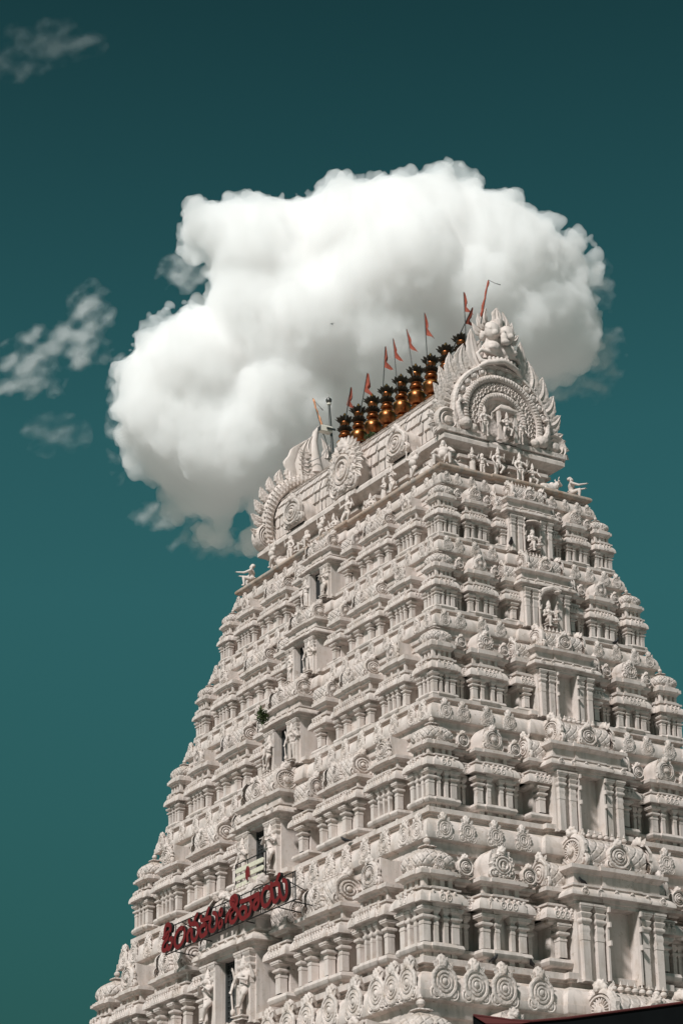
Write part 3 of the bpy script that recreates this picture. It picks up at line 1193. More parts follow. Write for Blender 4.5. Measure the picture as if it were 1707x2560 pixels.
def figure(legs, arms, zoff=0., crown=True, mace=False, belly=False, lean=0., beard=False, skirt=False, extra=None, vox=.0125):
    m = MB()
    z0 = -zoff
    P = lambda x, y, z: Vector((x, y, z + z0))
    m.ball(P(0, 0, .52), (.105, .085, .09), 12, 8)
    cx = lean
    m.tube([P(0, 0, .53), P(cx * .5, -.005, .62), P(cx, -.005, .72), P(cx, 0, .80)], [.092, .078, .098, .075], 12)
    m.ball(P(cx, -.005, .745), (.128, .085, .085), 12, 8)
    if belly:
        m.ball(P(cx * .5, -.05, .62), (.13, .12, .12), 12, 8)
        m.ball(P(cx, -.02, .73), (.16, .11, .10), 12, 8)
    for s in (-1, 1):
        m.ball(P(cx + s * .145, 0, .785), .05, 8, 6)
        m.ball(P(cx + s * .06, -.075, .745), (.05, .035, .04), 8, 6)
    m.tube([P(cx, 0, .79), P(cx, -.005, .87)], [.045, .038], 8)
    hx = cx * .7
    m.ball(P(hx, -.012, .925), (.058, .066, .075), 12, 9)
    m.ball(P(hx, -.078, .918), (.012, .016, .018), 6, 5)
    m.ball(P(hx, -.062, .885), (.026, .022, .016), 6, 5)
    for s in (-1, 1):
        m.ball(P(hx + s * .026, -.066, .938), (.014, .010, .009), 6, 4)
        m.ball(P(hx + s * .060, .0, .915), (.014, .02, .032), 6, 5)
        m.ball(P(hx + s * .075, .01, .86), (.03, .03, .05), 6, 5)
    if beard:
        m.ball(P(hx, -.05, .865), (.045, .035, .05), 8, 6)
    if crown:
        m.lathe([(.0, -.0), (.072, 0), (.074, .02), (.060, .03), (.064, .06), (.05, .075), (.052, .10), (.036, .12), (.034, .15), (.018, .17), (.014, .20), (0, .21)], 12, T3(*P(hx, .0, .965)))
    else:
        m.ball(P(hx, .02, .985), (.055, .06, .045), 8, 6)
        m.ball(P(hx, .05, .955), (.07, .06, .06), 8, 6)
    # ornaments
    m.lathe([(.075, -.012), (.088, 0), (.075, .012)], 14, T3(*P(cx, -.005, .815)) @ RX(R(14)))
    m.lathe([(.108, -.018), (.125, 0), (.108, .018)], 16, T3(*P(0, 0, .565)))
    m.tube([P(.03, -.09, .56), P(.05, -.10, .45), P(.02, -.085, .36)], [.022, .026, .012], 6)
    if skirt:
        m.lathe([(.10, .55), (.125, .42), (.13, .2), (.14, .05), (.0, .05)], 14, T3(0, 0, z0))
    for hip, knee, foot in legs:
        a, b, c = P(*hip), P(*knee), P(*foot)
        m.tube([a, a.lerp(b, .4), b], [.072, .066, .045], 10)
        m.tube([b, b.lerp(c, .35), c], [.045, .046, .028], 10)
        m.ball(b, .046, 8, 6)
        m.tube([c + Vector((0, .02, -.005)), c + Vector((0, -.05, -.012)), c + Vector((0, -.085, -.016))], [.028, .028, .016], 8)
        m.ball(c + Vector((0, 0, .03)), (.038, .038, .014), 8, 5)
    for sh, el, ha in arms:
        a, b, c = P(*sh), P(*el), P(*ha)
        m.tube([a, b], [.046, .034], 8)
        m.tube([b, c], [.035, .023], 8)
        m.ball(b, .035, 8, 6)
        m.ball(a.lerp(b, .4), (.05, .05, .018), 8, 5)
        hand(m, c, c - b)
    if mace:
        x = -.21
        m.tube([P(x, -.12, .47), P(x + .02, -.1, .12)], [.018, .022], 8)
        m.ball(P(x + .02, -.1, .09), (.05, .05, .07), 10, 7)
    if extra:
        extra(m, P)
    return remesh(m, vox, 1)


STR = [((.065, 0, .50), (.07, -.015, .27), (.07, 0, .04)), ((-.065, 0, .50), (-.075, -.02, .27), (-.08, 0, .04))]
CRS = [((.065, 0, .50), (.17, -.13, .38), (.02, -.11, .17)), ((-.065, 0, .50), (-.06, -.02, .27), (-.055, 0, .04))]
UPR = [((.145, .02, .79), (.27, .03, .70), (.26, -.04, .88)), ((-.145, .02, .79), (-.27, .03, .70), (-.26, -.04, .88))]
SIT = [((.07, 0, .50), (.20, -.20, .50), (.02, -.25, .46)), ((-.07, 0, .50), (-.12, -.24, .52), (-.13, -.22, .28))]
SITW = [((.07, 0, .50), (.20, -.22, .55), (.20, -.20, .30)), ((-.07, 0, .50), (-.20, -.22, .55), (-.20, -.20, .30))]
FIG = {}


def fig_proto(key, **kw):
    FIG[key] = figure(**kw).mesh('statue_body', M_ST, 60)


fig_proto('guard', legs=CRS, mace=True, lean=.03, arms=UPR + [((-.14, -.02, .78), (-.24, -.05, .63), (-.21, -.12, .49)), ((.14, -.02, .78), (.22, -.09, .64), (.09, -.17, .68))])
fig_proto('guard2', legs=STR, mace=True, lean=-.03, arms=UPR + [((-.14, -.02, .78), (-.24, -.05, .63), (-.21, -.12, .49)), ((.14, -.02, .78), (.25, -.05, .66), (.22, -.18, .76))])
fig_proto('devotee', legs=STR, skirt=True, arms=[((.14, 0, .78), (.20, -.06, .62), (.02, -.15, .70)), ((-.14, 0, .78), (-.20, -.06, .62), (-.02, -.15, .70))])
fig_proto('attendant', legs=STR, lean=.02, crown=False, arms=[((.14, 0, .78), (.22, -.02, .62), (.20, -.12, .50)), ((-.14, 0, .78), (-.26, .0, .70), (-.20, -.08, .90))])
fig_proto('flute', legs=CRS, lean=-.03, arms=[((.14, 0, .78), (.24, -.08, .70), (.09, -.17, .82)), ((-.14, 0, .78), (-.22, -.10, .70), (-.05, -.17, .80))],
          extra=lambda m, P: m.tube([P(-.22, -.17, .80), P(.22, -.18, .83)], .014, 6))
fig_proto('seated', legs=SIT, zoff=.40, arms=UPR + [((.14, -.02, .78), (.20, -.05, .62), (.14, -.18, .60)), ((-.14, -.02, .78), (-.2, -.04, .62), (-.12, -.18, .66))])
fig_proto('strong', legs=SITW, zoff=.26, crown=False, belly=True, beard=True, arms=[((.17, 0, .78), (.28, -.06, .66), (.22, -.22, .60)), ((-.17, 0, .78), (-.28, -.06, .66), (-.22, -.22, .60))])
fig_proto('reach', legs=SITW, zoff=.26, crown=False, lean=.0, arms=[((.14, 0, .78), (.19, -.20, .70), (.18, -.42, .74)), ((-.14, 0, .78), (-.19, -.20, .70), (-.18, -.42, .74))])
fig_proto('raised', legs=CRS, lean=.05, crown=False, belly=True, arms=[((.15, 0, .79), (.28, -.02, .86), (.24, -.05, 1.03)), ((-.15, 0, .79), (-.28, .0, .84), (-.22, -.04, 1.02))])
fig_proto('dancer', legs=[((.065, 0, .50), (.20, -.12, .40), (.12, -.10, .18)), ((-.065, 0, .50), (-.15, -.08, .28), (-.10, .0, .04))], lean=.05,
          arms=UPR + [((.14, 0, .78), (.27, -.06, .72), (.30, -.14, .58)), ((-.14, 0, .78), (-.20, -.10, .66), (.05, -.18, .66))])


def bull_mesh():
    m = MB()
    m.ball((0, 0, .26), (.46, .21, .22), 14, 9)
    m.ball((-.22, 0, .24), (.24, .23, .22), 12, 8)
    m.ball((.22, 0, .46), (.14, .11, .13), 10, 8)
    m.tube([(.30, 0, .34), (.44, 0, .50), (.52, 0, .60)], [.19, .14, .11], 10)
    m.tube([(.50, 0, .64), (.62, 0, .58), (.70, 0, .52)], [.11, .085, .06], 10)
    for s in (-1, 1):
        m.tube([(.50, s * .07, .70), (.48, s * .14, .78), (.52, s * .13, .86)], [.03, .025, .01], 6)
        m.ball((.46, s * .15, .64), (.04, .08, .03), 6, 5)
        m.ball((.60, s * .07, .62), (.02, .015, .02), 6, 4)
        m.tube([(.30, s * .16, .18), (.50, s * .19, .10), (.34, s * .2, .05)], [.07, .055, .045], 8)
        m.tube([(-.30, s * .18, .16), (-.06, s * .23, .10), (-.24, s * .24, .05)], [.10, .07, .05], 8)
    m.lathe([(.15, -.02), (.17, 0), (.15, .02)], 14, T3(.42, 0, .46) @ RY(R(-50)))
    m.tube([(-.46, 0, .30), (-.54, .05, .18), (-.46, .14, .06)], [.03, .022, .03], 6)
    m.box(-.50, .60, -.24, .24, -.04, .03)
    return remesh(m, .014, 1)


FIG['bull'] = bull_mesh().mesh('statue_body', M_ST, 60)
PED = MB().sweep(sqpath(.15), [(0, 0), (0, .04), (-.02, .06), (-.02, .10), (.02, .12), (.02, .16)], True).mesh('pedestal', M_W)


def statue(pose, loc, rot, h, label, group, ped=0., cat='statue', flip=False):
    o = obj('statue', FIG[pose], None, T3(*loc) @ RZ(rot) @ SC(-h if False else h), label, cat, group)
    if ped:
        obj('pedestal', PED, o, T3(0, 0, -.16 * ped) @ SC(1, 1, ped))
    return o


DOORN = ['topmost doorway', 'second doorway from the top', 'third doorway from the top', 'doorway behind the striped board', 'lowest doorway, under the red sign']
for st in range(1, 6):
    H = Z[st - 1] - Z[st]
    for s, side in ((1, 'nearer the front corner'), (-1, 'nearer the far end')):
        pose = ('guard', 'guard2', 'flute', 'attendant')[(st + (s > 0)) % 3 if st != 2 else (1 if s > 0 else 3)]
        statue(pose, (s * .222 * H, -B_(Z[st]) - .0 * H, Z[st] + .245 * H), R(8 * s), .335 * H,
               'white guardian statue at the ' + DOORN[st - 1] + ', ' + side, 'guardian statues beside the doorways', .55)

S_LEDGE, L_LEDGE = 'figures seated and standing on the ledge under the roof', 'figures seated and standing on the ledge under the roof'
zl = 26.45
q = R(90)
statue('strong', (4.62, -1.93, zl), R(45), .98, 'large bearded seated statue at the ledge corner under the great gable', S_LEDGE)
statue('bull', (4.50, -1.38, zl), R(-90), .62, 'reclining bull statue beside the bearded corner giant', S_LEDGE, cat='bull statue')
statue('devotee', (4.55, -1.03, zl + .08), q, .62, 'small praying statue beside the reclining bull, under the great gable', S_LEDGE, .5)
statue('attendant', (4.55, -.74, zl + .06), q, .62, 'bareheaded small statue between the praying figure and the dark opening', S_LEDGE, .5)
statue('guard', (4.66, -.35, zl + .06), q, .74, 'guardian statue on the bull side of the dark opening under the gable', S_LEDGE, .5)
statue('guard2', (4.66, .33, zl + .04), q, .76, 'mace-bearing guardian statue past the dark opening under the gable', S_LEDGE, .5)
statue('dancer', (4.55, .76, zl + .04), q, .62, 'dancing statue beside the mace-bearing guardian under the gable', S_LEDGE, .5)
statue('bull', (4.56, 1.22, zl), R(90), .62, 'reclining bull statue next to the seated figure stretching its arms over the edge', S_LEDGE, cat='bull statue')
statue('reach', (4.52, 1.98, zl), R(150), .86, 'seated statue stretching its arms over the far edge of the gable ledge', S_LEDGE)
statue('raised', (3.45, -2.02, zl), R(10), .88, 'heavy statue with both arms raised on the long ledge near the corner', S_LEDGE)
statue('bull', (4.02, -1.98, zl), R(0), .60, 'reclining bull statue between the corner giant and the arm-raising statue', S_LEDGE, cat='bull statue')
statue('flute', (2.46, -2.0, zl), R(10), .80, 'flute-playing standing statue under the smaller roof gable near the corner', S_LEDGE)
statue('devotee', (2.10, -2.02, zl), R(0), .62, 'small praying statue next to the flute player on the long ledge', S_LEDGE)
statue('seated', (1.44, -2.0, zl), R(10), .70, 'lone seated statue between flute player and central gable', S_LEDGE, .3)
statue('dancer', (.32, -2.0, zl), R(15), .80, 'dancing statue below the central roof gable', S_LEDGE)
statue('seated', (-.28, -2.02, zl + .08), R(5), .70, 'seated statue below the central roof gable beside the dancing one', S_LEDGE, .5)
statue('raised', (-.92, -2.0, zl), R(0), .72, 'arm-raising statue on the long ledge past the central gable', S_LEDGE)
statue('strong', (-1.55, -2.06, zl), R(0), .78, 'bearded seated statue halfway along the far half of the long ledge', S_LEDGE)
statue('attendant', (-2.50, -2.0, zl), R(10), .76, 'standing statue under the smaller roof gable at the far end', S_LEDGE)
statue('bull', (-2.9, -1.98, zl), R(180), .55, 'reclining bull statue near the far end of the long ledge', S_LEDGE, cat='bull statue')
statue('raised', (-3.30, -2.05, zl), R(-10), .84, 'arm-raising statue near the far end of the long ledge', S_LEDGE)
statue('reach', (-4.50, -2.0, zl), R(-45), .88, 'seated statue stretching its arms over the far corner of the ledge', S_LEDGE)
NG = 'figures in the arch of the great gable'
statue('guard2', (4.62, -.64, 27.60), q, .72, 'standing statue in the great gable arch, nearer the front corner', NG)
statue('dancer', (4.72, -.08, 27.58), q, .66, 'dancing central statue under the canopy of the great gable', NG)
statue('attendant', (4.62, .42, 27.60), q, .66, 'standing statue in the great gable arch, beyond the dancing one', NG)


def canopy_mesh(tall):
    m = MB()
    n = 12
    if tall:       # arched halo curling over the figure
        pts = [(-.13, .03, 0), (-.15, .02, .18), (-.14, 0, .32), (-.08, -.05, .42), (.02, -.10, .45), (.12, -.13, .41)]
        m.tube(pts, [.028, .03, .034, .038, .034, .016], 8)
        for k in range(5):
            m.ball((-.12 + .05 * k, -.02 - .02 * k, .36 + .08 * sin(pi * (k + 1) / 6)), (.05, .05, .022), 8, 5)
    else:          # parasol
        m.lathe([(0, .41), (.05, .405), (.10, .385), (.135, .355), (.125, .35), (.05, .375), (0, .38)], 16)
        m.tube([(-.02, .06, 0), (-.02, .06, .39)], .012, 6)
    return m


for st, tall in ((1, False), (2, True)):
    H = Z[st - 1] - Z[st]
    x = A_(Z[st]) - .02 * H
    s_ = statue('seated', (x + .02, .02, Z[st] + .27 * H), q, .40 * H, 'seated goddess statue under a ' + ('curling arch' if tall else 'parasol') + ' on the short face', 'seated figures in the short face bays', .5)
    obj('canopy', canopy_mesh(tall).mesh('canopy', M_C), s_, SC(2.3) @ T3(.0, .02, 0))
# canopy slab over the dancing figure
m = MB()
m.sweep([(-.24, .2), (-.24, -.16), (.24, -.16), (.24, .2)], [(-.02, 0), (0, .02), (.03, .05), (.03, .08), (-.06, .16), (-.12, .24)], False, True, True)
for s in (-1, 1):
    m.box(s * .24 - .04, s * .24 + .04, -.12, -.04, -.72, 0)
    m.box(s * .24 - .06, s * .24 + .06, -.14, -.02, -.78, -.70)
obj('niche_canopy', m.mesh('niche_canopy', M_W), gm, T3(-.0, -.26, 28.36))

# ------------------------------------------------------------------ brass pot finials on the ridge
POT = MB().lathe([(.16, 0), (.20, .03), (.20, .07), (.13, .11), (.11, .15), (.17, .17), (.215, .24), (.255, .34), (.255, .42), (.215, .52), (.17, .58), (.12, .60), (.115, .62), (.10, .64)], 28).mesh('pot', M_BRASS, 60)
RIM = MB().lathe([(.235, .47), (.249, .485), (.235, .50), (.21, .525), (.20, .52)], 28).mesh('rim', M_GOLD, 60)
STEM = MB().lathe([(.10, .62), (.15, .64), (.19, .67), (.20, .70), (.18, .735), (.12, .75), (.11, .77), (.15, .79), (.155, .81), (.12, .83), (.09, .84)], 24).mesh('stem', M_BRASS, 60)
BELL = MB().lathe([(.07, .94), (.09, .96), (.13, 1.02), (.155, 1.09), (.15, 1.13), (.11, 1.17), (.07, 1.18)], 20).mesh('bell', M_BRASS, 60)
BUD = MB().lathe([(.06, 1.15), (.11, 1.20), (.105, 1.26), (.06, 1.35), (.015, 1.43), (0, 1.44)], 14).mesh('bud', M_GOLD, 60)


def leaf_crown(z, r, n, rise):
    m = MB()
    for k in range(n):
        m.mb(leaf(r * .75, .115, 0, .035, 2), RZ(2 * pi * k / n) @ T3(0, -r * .40, z) @ RX(R(90 - rise)))
        m.mb(leaf(r * .55, .10, 0, .035, 2), RZ(2 * pi * (k + .5) / n) @ T3(0, -r * .42, z + .035) @ RX(R(62 - rise)))
    m.lathe([(r * .3, z - .05), (r * .55, z - .02), (r * .5, z + .03), (r * .3, z + .05)], 14)
    return m


CR1 = leaf_crown(.87, .225, 12, 14).mesh('leaf_crown', M_LEAFM)
CR2 = leaf_crown(1.13, .28, 10, 34).mesh('leaf_crown', M_LEAFM)
ORD = ['first', 'second', 'third', 'fourth', 'fifth', 'sixth', 'seventh', 'eighth', 'ninth']
kal0 = None
for k in range(9):
    x = 2.84 - .71 * k
    o = bpy.data.objects.new('pot_finial', None)
    COL.objects.link(o)
    o.matrix_basis = T3(x, 0, 30.07) @ RZ(.7 * k) @ SC(.94, .94, .95)
    o['label'] = 'copper and gold pot finial on the roof ridge, ' + ORD[k] + ' from the great lion gable'
    o['category'] = 'pot finial'
    o['group'] = 'pot finials along the roof ridge'
    for nm, me in (('pot', POT), ('rim', RIM), ('stem', STEM), ('leaf_crown', CR1), ('bell', BELL), ('leaf_crown', CR2), ('bud', BUD)):
        obj(nm, me, o)

# ------------------------------------------------------------------ pennants
FL = [((-2.58, 31.10), (-2.28, 31.96), (-2.51, 31.5), (-2.16, 31.34)), ((-1.82, 31.0), (-1.44, 32.03), (-1.61, 31.54), (-1.13, 31.29)), ((-.70, 31.05), (-.52, 32.43), (-.60, 31.84), (-.27, 31.77)),
      ((.04, 30.75), (-.13, 32.5), (-.07, 31.9), (.24, 31.78)), ((.80, 31.0), (.53, 32.49), (.64, 31.89), (.97, 31.75)), ((1.47, 31.05), (1.40, 32.59), (1.41, 31.94), (1.74, 31.85)),
      ((3.24, 30.6), (3.22, 32.37), (3.22, 31.81), (3.53, 31.76)), ((2.60, 30.95), (3.58, 31.76), (3.20, 31.46), (3.50, 31.44))]
FLAB = ['sixth of the row, by the far pots', 'fifth of the row', 'fourth of the row', 'third of the row', 'second of the row', 'tall and nearest the carved flames', 'highest, behind the lion gable', 'on a leaning pole behind the lion mask']
wind = Vector((RT.x, RT.y, 0)).normalized()
rf = random.Random(4)
for i, (b_, t_, h_, f_) in enumerate(FL):
    y = -.14
    o = bpy.data.objects.new('pennant', None)
    COL.objects.link(o)
    o.matrix_basis = T3(b_[0], y, b_[1])
    o['label'] = 'small orange pennant on a thin pole, ' + FLAB[i]
    o['category'] = 'pennant'
    o['group'] = 'orange pennants along the roof ridge'
    B = Vector((0, 0, 0))
    T = Vector((t_[0] - b_[0], 0, t_[1] - b_[1]))
    obj('pole', MB().tube([B, T * .5 + Vector((.006, 0, 0)), T], [.015, .014, .011], 7).mesh('pole', M_STEEL), o)
    Hb = Vector((h_[0] - b_[0], 0, h_[1] - b_[1]))
    fx = (f_[0] - h_[0]) * (1 if i != 7 else 1)
    fly = wind * (math.hypot(fx, 0) * .62) + Vector((fx * .25, 0, f_[1] - h_[1]))
    V, F = [], []
    nu, nv = 9, 12
    for a_ in range(nv + 1):
        v = a_ / nv
        p0 = T.lerp(Hb, v)
        wd = (.10 + .5 * v ** .9 + .40 * v ** 4) - .30 * math.exp(-((v - .68) / .12) ** 2) * (0.6 + .5 * rf.random())
        for c_ in range(nu + 1):
            u = c_ / nu
            p = p0 + fly * (wd * u) + Vector((0, 0, -.06 * u * v))
            p += Vector((wind.y, -wind.x, 0)) * (.05 * u * sin(7 * u + 5 * v + i))
            V.append(p)
    for a_ in range(nv):
        for c_ in range(nu):
            k = a_ * (nu + 1) + c_
            F.append((k, k + 1, k + nu + 2, k + nu + 1))
    obj('cloth', MB().add(V, F).mesh('cloth', M_FLAG, 180), o)


def furled(loc, top, string, label, n):
    o = bpy.data.objects.new('furled_pennant', None)
    COL.objects.link(o)
    o.matrix_basis = T3(*loc)
    o['label'], o['category'], o['group'] = label, 'pennant', 'furled pennants above the two gable ends'
    T = Vector(top) - Vector(loc)
    obj('pole', MB().tube([(0, 0, -.15), T], [.016, .012], 7).mesh('pole', M_STEEL), o)
    pts, rad = [], []
    r_ = random.Random(n)
    for k in range(15):
        t = .04 + .96 * k / 14
        pts.append(T * t + Vector((r_.uniform(-.012, .012), r_.uniform(-.012, .012), 0)))
        rad.append(.019 + .016 * r_.random() + (.012 if k < 5 else 0))
    rad[0] = rad[-1] = .012
    obj('cloth', MB().tube(pts, rad, 9).mesh('cloth', M_FADED if n == 2 else M_FLAG, 60), o)
    S = Vector(string) - Vector(loc)
    obj('string', MB().tube([T, T.lerp(S, .5) + Vector((0, 0, -.02)), S], [.006, .006, .012], 6).mesh('string', M_STEEL), o)


furled((4.5, -.56, 30.93), (4.5, -.26, 32.10), (4.5, .10, 32.06), 'furled orange pennant with a loose string above the lion mask', 1)
furled((-4.3, .21, 31.55), (-4.3, -.13, 32.46), (-4.3, .21, 32.16), 'furled faded pennant with a loose string at the far gable', 2)

# lightning rod and lamp at the far gable
o = bpy.data.objects.new('lightning_rod', None)
COL.objects.link(o)
o.matrix_basis = T3(-3.9, .29, 30.1)
o['label'], o['category'] = 'dark lightning rod with a shiny ball behind the far roof gable', 'lightning rod'
obj('pole', MB().tube([(0, 0, -.1), (0, -.05, .8), (0, -.13, 2.05)], [.045, .04, .032], 10).mesh('pole', M_STEEL), o)
obj('collar', MB().lathe([(.033, 0), (.06, .01), (.065, .05), (.033, .07)], 14, T3(0, -.13, 2.05)).mesh('collar', M_LAMP), o)
bl = MB()
bl.ball((0, -.135, 2.19), .085, 16, 12)
obj('ball', bl.mesh('ball', M_STEEL, 80), o)
obj('spike', MB().tube([(0, -.135, 2.26), (0, -.14, 2.42)], [.010, .003], 6).mesh('spike', M_STEEL), o)
obj('brace', MB().tube([(0, 0, .15), (-.02, -.30, 1.1)], .014, 6).mesh('brace', M_STEEL), o)
obj('cable', MB().tube([(0, -.03, .95), (-.1, -.35, .45), (-.3, -.75, .22), (-.4, -.95, .2)], .011, 6).mesh('cable', M_STEEL), o)
o = bpy.data.objects.new('floodlight', None)
COL.objects.link(o)
o.matrix_basis = T3(-3.92, .05, 31.37)
o['label'], o['category'] = 'small pale floodlight fixed to the lightning rod', 'floodlight'
obj('housing', MB().sweep([(-.09, -.20), (.09, -.20), (.11, .16), (-.11, .16)], [(-.02, -.10), (0, -.08), (0, .07), (-.03, .10)], True, True, True).mesh('housing', M_LAMP), o)
obj('lens', MB().box(-.08, .08, -.215, -.201, -.07, .06).mesh('lens', M_GRILLE), o)
obj('bracket', MB().box(-.13, -.115, -.04, .24, -.03, .03).box(.115, .13, -.04, .24, -.03, .03).mesh('bracket', M_STEEL), o)

# ------------------------------------------------------------------ red letter sign
LET = [[[(-2.337, 16.2), (-2.327, 16.281), (-2.426, 16.361), (-2.561, 16.361), (-2.621, 16.261), (-2.642, 16.124)], [(-2.691, 16.087), (-2.557, 16.141), (-2.447, 16.165), (-2.481, 16.042), (-2.627, 15.978), (-2.723, 15.869), (-2.696, 15.781), (-2.549, 15.773), (-2.489, 15.855)], [(-2.489, 15.855), (-2.414, 15.757), (-2.293, 15.814), (-2.246, 15.922), (-2.284, 16.0), (-2.357, 15.981)]], [[(-1.681, 16.106), (-1.62, 15.988), (-1.677, 15.837), (-1.844, 15.732), (-1.988, 15.715), (-2.099, 15.809), (-2.101, 15.962), (-2.007, 16.082), (-1.85, 16.143), (-1.681, 16.106)]], [[(-1.408, 16.234), (-1.347, 16.139), (-1.18, 16.126), (-1.11, 16.228), (-1.016, 16.3)], [(-1.204, 16.12), (-1.014, 16.056), (-0.965, 15.929), (-1.011, 15.777), (-1.152, 15.702), (-1.272, 15.832), (-1.273, 15.972), (-1.393, 15.998), (-1.487, 15.901), (-1.473, 15.77)]], [[(-0.827, 16.2), (-0.803, 16.114), (-0.615, 16.096), (-0.546, 16.197), (-0.453, 16.315)], [(-0.615, 16.096), (-0.405, 16.085), (-0.358, 16.017)], [(-0.567, 15.947), (-0.566, 15.82), (-0.659, 15.736), (-0.799, 15.732), (-0.87, 15.839), (-0.824, 15.945), (-0.708, 15.978), (-0.567, 15.947)], [(-0.542, 15.758), (-0.659, 15.725)], [(-0.358, 16.006), (-0.404, 15.9), (-0.357, 15.775), (-0.195, 15.741), (-0.08, 15.83), (-0.046, 15.983), (-0.104, 16.099), (-0.22, 16.16)]], [[(0.148, 16.181), (0.194, 16.114), (0.149, 16.032), (0.068, 16.05), (0.068, 16.142), (0.148, 16.181)], [(0.126, 15.911), (0.195, 15.874), (0.172, 15.776), (0.069, 15.741), (0.035, 15.828), (0.126, 15.911)]], [[(0.372, 15.835), (0.44, 15.968), (0.599, 16.047), (0.78, 16.053), (0.892, 15.96), (0.88, 15.849), (0.757, 15.751), (0.599, 15.763), (0.565, 15.895), (0.622, 15.985), (0.757, 16.046)], [(0.757, 16.069), (0.87, 16.146), (0.881, 16.258), (0.78, 16.337), (0.622, 16.316), (0.588, 16.221), (0.667, 16.158), (0.757, 16.217), (0.667, 16.294)]], [[(1.06, 16.138), (1.361, 16.127), (1.626, 16.134), (1.868, 16.142)], [(1.493, 16.063), (1.537, 15.952), (1.469, 15.787), (1.337, 15.738), (1.137, 15.725), (1.026, 15.817), (1.026, 15.941), (1.138, 15.984), (1.271, 15.955), (1.315, 15.866), (1.27, 15.786)], [(1.868, 16.142), (1.888, 16.03), (1.865, 15.901), (1.755, 15.825), (1.668, 15.855), (1.669, 15.967), (1.779, 16.032), (1.867, 16.035)]], [[(2.433, 16.242), (2.519, 16.2), (2.67, 16.232), (2.757, 16.356), (2.8, 16.368)], [(2.368, 16.156), (2.238, 16.208), (2.086, 16.165), (2.019, 16.023), (2.061, 15.857), (2.169, 15.788), (2.32, 15.821), (2.429, 15.93), (2.431, 16.086), (2.368, 16.156)], [(2.433, 16.197), (2.495, 15.982), (2.557, 15.813), (2.664, 15.8), (2.771, 15.875), (2.795, 16.036), (2.754, 16.168), (2.562, 16.201)], [(2.795, 16.036), (2.877, 15.851), (2.982, 15.761), (3.11, 15.843), (3.124, 16.016), (3.073, 16.149), (2.968, 16.196)]]]
YS = -5.5
sign = bpy.data.objects.new('letter_sign', None)
COL.objects.link(sign)
sign.matrix_basis = T3(.3, YS, 15.68)
sign['label'], sign['category'] = 'red Telugu letter sign on a black iron frame above the lowest doorway', 'sign'


def smooth_path(pts, n=5):
    P = [Vector((p[0] - .3, 0, p[1] - 15.68)) for p in pts]
    out = []
    closed = (P[0] - P[-1]).length < .01
    for i in range(len(P) - 1):
        p1, p2 = P[i], P[i + 1]
        p0 = P[i - 1] if i > 0 else (P[-2] if closed else p1)
        p3 = P[i + 2] if i + 2 < len(P) else (P[1] if closed else p2)
        for k in range(n):
            t = k / n
            out.append(.5 * ((2 * p1) + (p2 - p0) * t + (2 * p0 - 5 * p1 + 4 * p2 - p3) * t * t + (3 * p1 - p0 - 3 * p2 + p3) * t ** 3))
    out.append(P[-1])
    return out


LNAME = 'letter'
for li, strokes in enumerate(LET):
    m = MB()
    for si, s_ in enumerate(strokes):
        pts = smooth_path(s_)
        n = len(pts)
        hw = .054 if li != 4 else .038
        V, F = [], []
        dy = .0009 * si
        for i, p in enumerate(pts):
            t = pts[min(i + 1, n - 1)] - pts[max(i - 1, 0)]
            t = t.normalized() if t.length else Vector((1, 0, 0))
            nn = Vector((-t.z, 0, t.x))
            for sgn, y in ((1, -.05 - dy), (-1, -.05 - dy), (-1, .03 + dy), (1, .03 + dy)):
                V.append(p + nn * hw * sgn + Vector((0, y, 0)))
        for i in range(n - 1):
            for k in range(4):
                F.append((i * 4 + k, i * 4 + (k + 1) % 4, i * 4 + 4 + (k + 1) % 4, i * 4 + 4 + k))
        F += [(3, 2, 1, 0), tuple((n - 1) * 4 + k for k in range(4))]
        m.add(V, F)
        for e, j in ((pts[0], 0), (pts[-1], 1)):     # rounded stroke ends
            m.lathe([(0, -.03 - dy), (hw, -.03 - dy), (hw, .05 + dy), (0, .0503 + dy)], 14, T3(*e) @ FRONT)
    me = m.mesh('letter', M_RED, 40)
    me.materials.append(M_BLACK)
    for p_ in me.polygons:
        if p_.normal.y > -.5:
            p_.material_index = 1
    obj('letter', me, sign)
fr = MB()


def bar(a, b, r=.014, y0=0., y1=0.):
    fr.tube([(a[0] - .3, y0, a[1] - 15.68), (b[0] - .3, y1, b[1] - 15.68)], r, 6)


xl, xr, zb_, zt_ = -2.72, 3.33, 15.69, 16.33
bar((xl, zb_), (xr, zb_), .016, .045, .045)
bar((xl, zt_), (xr, zt_), .014, .045, .045)
bar((xl, 16.0), (xr, 16.0), .009, .05, .05)
for x in [xl, xr, 3.24, -2.25, -1.77, -1.49, -1.0, -.3, .15, .31, .40, .95, 1.36, 1.81, 1.9, 2.0, 2.9]:
    bar((x, zb_), (x, zt_), .011 if x not in (xl, xr) else .018, .05, .05)
for x in (-2.3, -.9, 1.1, 2.55, 3.2):    # struts back to the wall
    bar((x, zb_), (x + .05, zb_ - .08), .015, .05, .75)
for x in (-1.95, .6, 2.75):
    bar((x, zt_), (x + .1, zt_ - .30), .013, .05, .70)
obj('frame', fr.mesh('frame', M_BLACK), sign)

